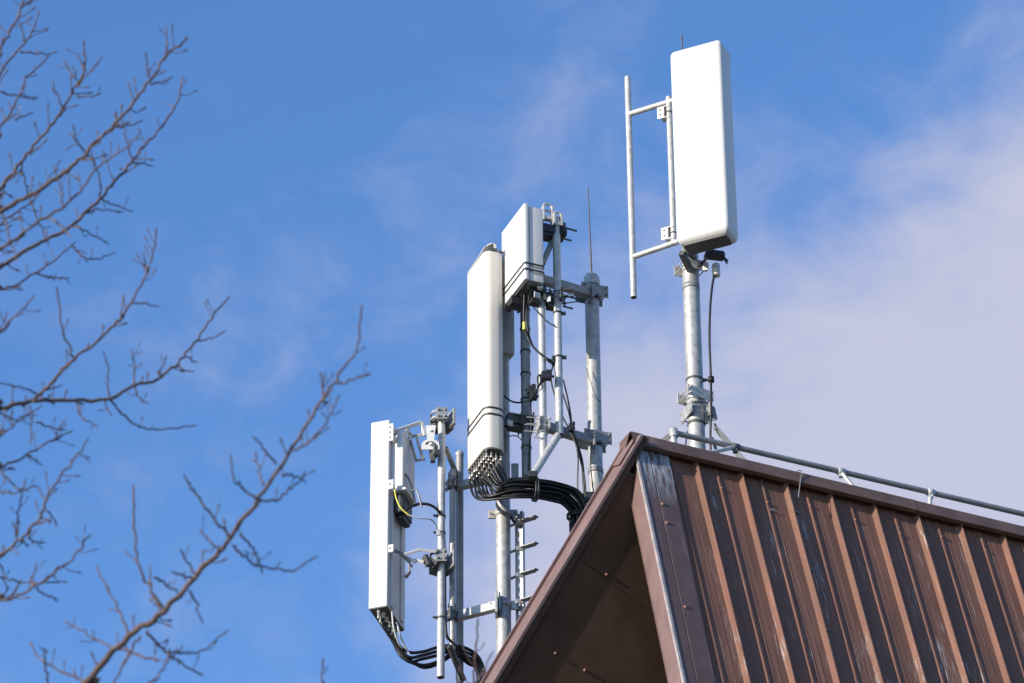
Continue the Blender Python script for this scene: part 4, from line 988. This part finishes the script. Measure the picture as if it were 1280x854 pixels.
tw('D', [(80, 258), (76, 235), (70, 215)], dY=-.85, dY1=-.9); tw('D', [(60, 270), (75, 282), (85, 292)], dY=-.8, dY1=-.9)
br('E', [(-30, 196), (0, 160), (18, 134), (33, 98), (58, 73)], 5.5, 2.6, -.2, .1, 10.6, dens=.5); tw('E', [(0, 115), (18, 118), (38, 123)], dY=0, dY1=.1); tw('E', [(18, 150), (38, 142)], dY=0, dY1=.1)
br('F', [(-30, 130), (0, 91), (22, 62), (38, 45), (47, 20)], 5.5, 2.6, .4, .5, 11.0, dens=.5); tw('F', [(25, 64), (45, 67), (64, 67)], dY=.45, dY1=.5); tw('F', [(30, 52), (27, 35)], dY=.45, dY1=.4)
br('G', [(-30, 98), (0, 58), (18, 31), (29, 4), (32, -25)], 5, 3.4, -.5, -.5, 11.2, dens=.5); tw('G', [(26, 8), (42, 0)], dY=-.5, dY1=-.5)
br('H', [(-30, 370), (0, 363), (27, 352), (58, 332), (89, 307)], 5, 2.4, .5, .8, 9.2, dens=.5); tw('H', [(89, 307), (107, 323), (120, 324), (138, 318)], dY=.8, dY1=.9, lmax=.04); tw('H', [(45, 342), (65, 348), (80, 348)], dY=.65, dY1=.7)
br('H2', [(-30, 306), (0, 280), (25, 262), (50, 240), (72, 205)], 4.2, 2.2, 1.0, 1.2, 9.6, dens=.55); br('H3', [(27, 204), (31, 228), (45, 268), (58, 300)], 3.4, 2.2, .5, .7, None, dens=.4)
br('H4', [(2, 262), (8, 283), (12, 300), (20, 322)], 3.8, 2.2, -.32, -.5, None, dens=.4)
br('I', [(-30, 518), (0, 510), (46, 501), (76, 500), (134, 498), (171, 480), (198, 474), (222, 455), (244, 428), (265, 397), (283, 375)], 9, 2.8, 0, .5, 8.4, dens=.35, lmax=.07)
tw('I', [(137, 498), (152, 516), (171, 533), (198, 537), (238, 533)], 4, 2.4, .2, .5, lmax=.03); tw('I', [(136, 496), (135, 470), (132, 448)], dY=.2, dY1=.1); tw('I', [(167, 481), (168, 462), (166, 443)], dY=.3, dY1=.3)
tw('I', [(168, 483), (172, 495), (180, 503)], dY=.3, dY1=.3); tw('I', [(97, 501), (99, 515), (104, 524), (116, 530)], dY=.1, dY1=.1, lmax=.02); tw('I', [(38, 507), (40, 530), (38, 550)], dY=.05, dY1=0); tw('I', [(46, 492), (25, 485), (0, 479)], dY=0, dY1=-.2)
tw('I', [(131, 500), (136, 515)], dY=.2, dY1=.2); tw('I', [(222, 458), (234, 464)], dY=.4, dY1=.4); tw('I', [(244, 427), (262, 423), (276, 417)], dY=.45, dY1=.5); tw('I', [(200, 470), (206, 450)], dY=.35, dY1=.4); tw('I', [(232, 446), (243, 452)], dY=.4, dY1=.5)
br('J', [(42, 503), (67, 474), (93, 449), (122, 425), (146, 404), (164, 379), (183, 343), (193, 309), (195, 292)], 6.5, 2.6, .05, -.4, None, dens=.4, lmax=.07)
tw('J', [(92, 447), (78, 413), (72, 367)], 4, 2.6, -.1, -.3, dens=.35); tw('J', [(165, 378), (180, 379), (190, 382)], dY=-.25, dY1=-.2); tw('J', [(150, 402), (153, 380)], dY=-.2, dY1=-.2); tw('J', [(183, 340), (180, 322)], dY=-.3, dY1=-.3); tw('J', [(55, 488), (73, 483)], dY=0, dY1=.1)
br('K', [(-30, 596), (0, 584), (33, 569), (62, 552), (85, 541)], 5, 2.4, .3, .5, 7.9, dens=.5); tw('K', [(45, 527), (58, 533), (75, 537)], dY=.4, dY1=.5); tw('K', [(65, 552), (72, 540), (78, 530)], dY=.45, dY1=.5); tw('K', [(34, 569), (46, 577)], dY=.35, dY1=.4)
br('L', [(-30, 438), (0, 413), (21, 394), (38, 376)], 4.2, 2.4, -.4, -.5, 8.8, dens=.4)
br('Lb', [(-30, 560), (0, 545), (22, 527), (45, 512)], 3.6, 2.2, -.8, -.7, 8.2, dens=.5); br('Lc', [(-6, 511), (5, 518), (15, 524), (32, 520)], 3.2, 2.2, 0, .15, None, dens=.4)
br('M', [(-30, 716), (0, 695), (26, 674), (49, 648), (62, 615), (82, 588), (105, 556)], 7, 2.6, .1, -.2, 7.2, dens=.5); tw('M', [(20, 672), (23, 641), (30, 608)], 3.6, 2.4, .1, 0, dens=.4); tw('M', [(0, 587), (10, 600), (26, 613), (45, 608), (54, 622)], dY=.1, dY1=.1); tw('M', [(58, 638), (68, 650)], dY=0, dY1=.1); tw('M', [(38, 662), (38, 675), (50, 678)], dY=0, dY1=.1); tw('M', [(-10, 615), (15, 616), (30, 612)], dY=.2, dY1=.1)
br('N', [(-30, 758), (0, 752), (20, 746), (43, 733), (69, 716), (98, 690), (107, 674)], 6, 2.4, .5, .3, 6.8, dens=.45); tw('N', [(44, 734), (55, 742), (67, 748)], dY=.4, dY1=.5); tw('N', [(-5, 720), (15, 726), (40, 728), (65, 728)], dY=.4, dY1=.4); tw('N', [(40, 735), (44, 712)], dY=.4, dY1=.4); tw('N', [(-10, 695), (3, 712), (6, 728)], dY=.4, dY1=.5)
br('Z', [(85, 878), (107, 854), (162, 796), (206, 763), (262, 702), (290, 669), (323, 624), (367, 558), (401, 502), (423, 469), (445, 438), (451, 391)], 12.0, 2.6, -.6, -1.4, 6.0, dens=.30, lmax=.08)
def twz(p, w0=3.8, w1=2.4, dY=-1.0, dY1=-1.0, **k): tw('Z', p, w0, w1, dY, dY1, **k)
twz([(204, 763), (188, 735), (173, 707), (168, 660), (167, 616)], 5, 3, -.8, -1.0, dens=.12); twz([(287, 671), (262, 644), (248, 622), (234, 602)], 4.5, 2.8, -1.0, -1.2); twz([(290, 682), (308, 697), (323, 707), (362, 713), (390, 699)], 4.2, 2.4, -1.0, -.8)
twz([(301, 666), (316, 685), (326, 708)], 4, 2.6, -1.05, -.9); twz([(323, 624), (345, 625), (362, 612), (378, 596)], 4, 2.6, -1.1, -1.0); twz([(352, 594), (365, 594), (376, 598)], dY=-1.1); twz([(367, 563), (380, 556), (395, 546), (410, 525), (420, 502)], 4, 2.4, -1.2, -1.3, dens=.4)
twz([(345, 580), (333, 566), (323, 552)], dY=-1.1, dY1=-1.2); twz([(329, 607), (324, 590), (321, 574)], dY=-1.1, dY1=-1.1); twz([(421, 480), (438, 475), (453, 470)], dY=-1.3, dY1=-1.3); twz([(321, 624), (305, 612), (294, 600), (289, 578)], dY=-1.1, dY1=-1.2)
twz([(161, 796), (152, 768), (140, 746), (123, 713)], 4, 2.4, -.7, -.5); twz([(184, 789), (198, 806), (212, 818), (245, 840)], 4.6, 2.8, -.8, -.6); twz([(212, 816), (230, 815), (251, 813), (279, 793)], 3.8, 2.4, -.7, -.6); twz([(196, 826), (168, 816), (134, 807), (112, 793), (87, 780)], 4.2, 2.6, -.6, -.4)
twz([(107, 852), (88, 845), (68, 835), (50, 822), (40, 807)], 4, 2.4, -.6, -.4); twz([(175, 795), (160, 820), (140, 858)], 4, 2.8, -.6, -.5); twz([(203, 765), (190, 745), (187, 713)], dY=-.8, dY1=-.7); twz([(192, 722), (208, 731), (222, 742)], dY=-.8, dY1=-.7); twz([(236, 738), (246, 754), (250, 771)], dY=-.9, dY1=-.8); twz([(405, 503), (402, 485), (406, 468)], dY=-1.2)
twz([(246, 722), (235, 703), (228, 692)], dY=-.9); twz([(273, 690), (262, 676), (252, 666)], dY=-1.0); twz([(240, 724), (225, 718), (217, 716)], dY=-.9); twz([(212, 812), (205, 835), (185, 856)], dY=-.7); twz([(60, 858), (57, 835), (55, 812)], dY=-.4)
br('Y', [(380, 960), (395, 900), (401, 860), (403, 832)], 4, 2.4, -.5, -.6, 5.5, dens=.3)
br('X', [(560, 990), (578, 900), (590, 858), (594, 820), (597, 782)], 5, 2.8, 1.0, .6, 5.0, dens=.3)
tw('X', [(588, 866), (602, 843), (612, 822)], 3.2, 2.2, .8, .8, dens=.3)

# the rest of the crown, left of the frame
for k in range(16):
    z = 5.5 + 8.2 * k / 15 + rt.uniform(-.3, .3); az = math.radians(rt.uniform(95, 265)); R0 = trunk_at(z); ln = (4.6 - .22 * (z - 5.5)) * rt.uniform(.8, 1.1); dv = V((math.cos(az), math.sin(az), 0))
    pts = crom([R0, R0 + dv * ln * .3 + UP * ln * .18, R0 + dv * ln * .65 + UP * ln * .5, R0 + dv * ln + UP * ln * .95], 7); wiggle(pts, .015)
    n_ = len(pts); rad = [.055 * (1 - i / n_) ** .8 + .005 for i in range(n_)]
    m = MB(); m.tube(pts, rad, 8); spur_twigs(m, pts, rad, .8, .25); bo_ = build(m, 'branch', M['bark'], tr)
    for j in range(4):
        i0 = rt.randint(6, n_ - 4); q0 = pts[i0]; d2 = ((pts[i0 + 1] - pts[i0 - 1]).normalized() + V((rt.uniform(-.8, .8), rt.uniform(-.8, .8), rt.uniform(-.2, .8)))).normalized(); l2_ = ln * rt.uniform(.2, .4)
        if q0.x + d2.x * l2_ > -3.2: d2.x = -abs(d2.x)
        p2_ = crom([q0, q0 + d2 * l2_ * .5, q0 + d2 * l2_ + UP * .15 * l2_], 6); wiggle(p2_, .008); r2q = [rad[i0] * .6 * (1 - .75 * i / len(p2_)) for i in range(len(p2_))]
        m = MB(); m.tube(p2_, r2q, 6); spur_twigs(m, p2_, r2q, .6, .14); build(m, 'twig', M['bark'], bo_)

for o in scene.objects:
    if o.type == 'MESH' and o.name.startswith('soffit_lip'): o['label'] = 'scratched dark lip inside the left fascia'
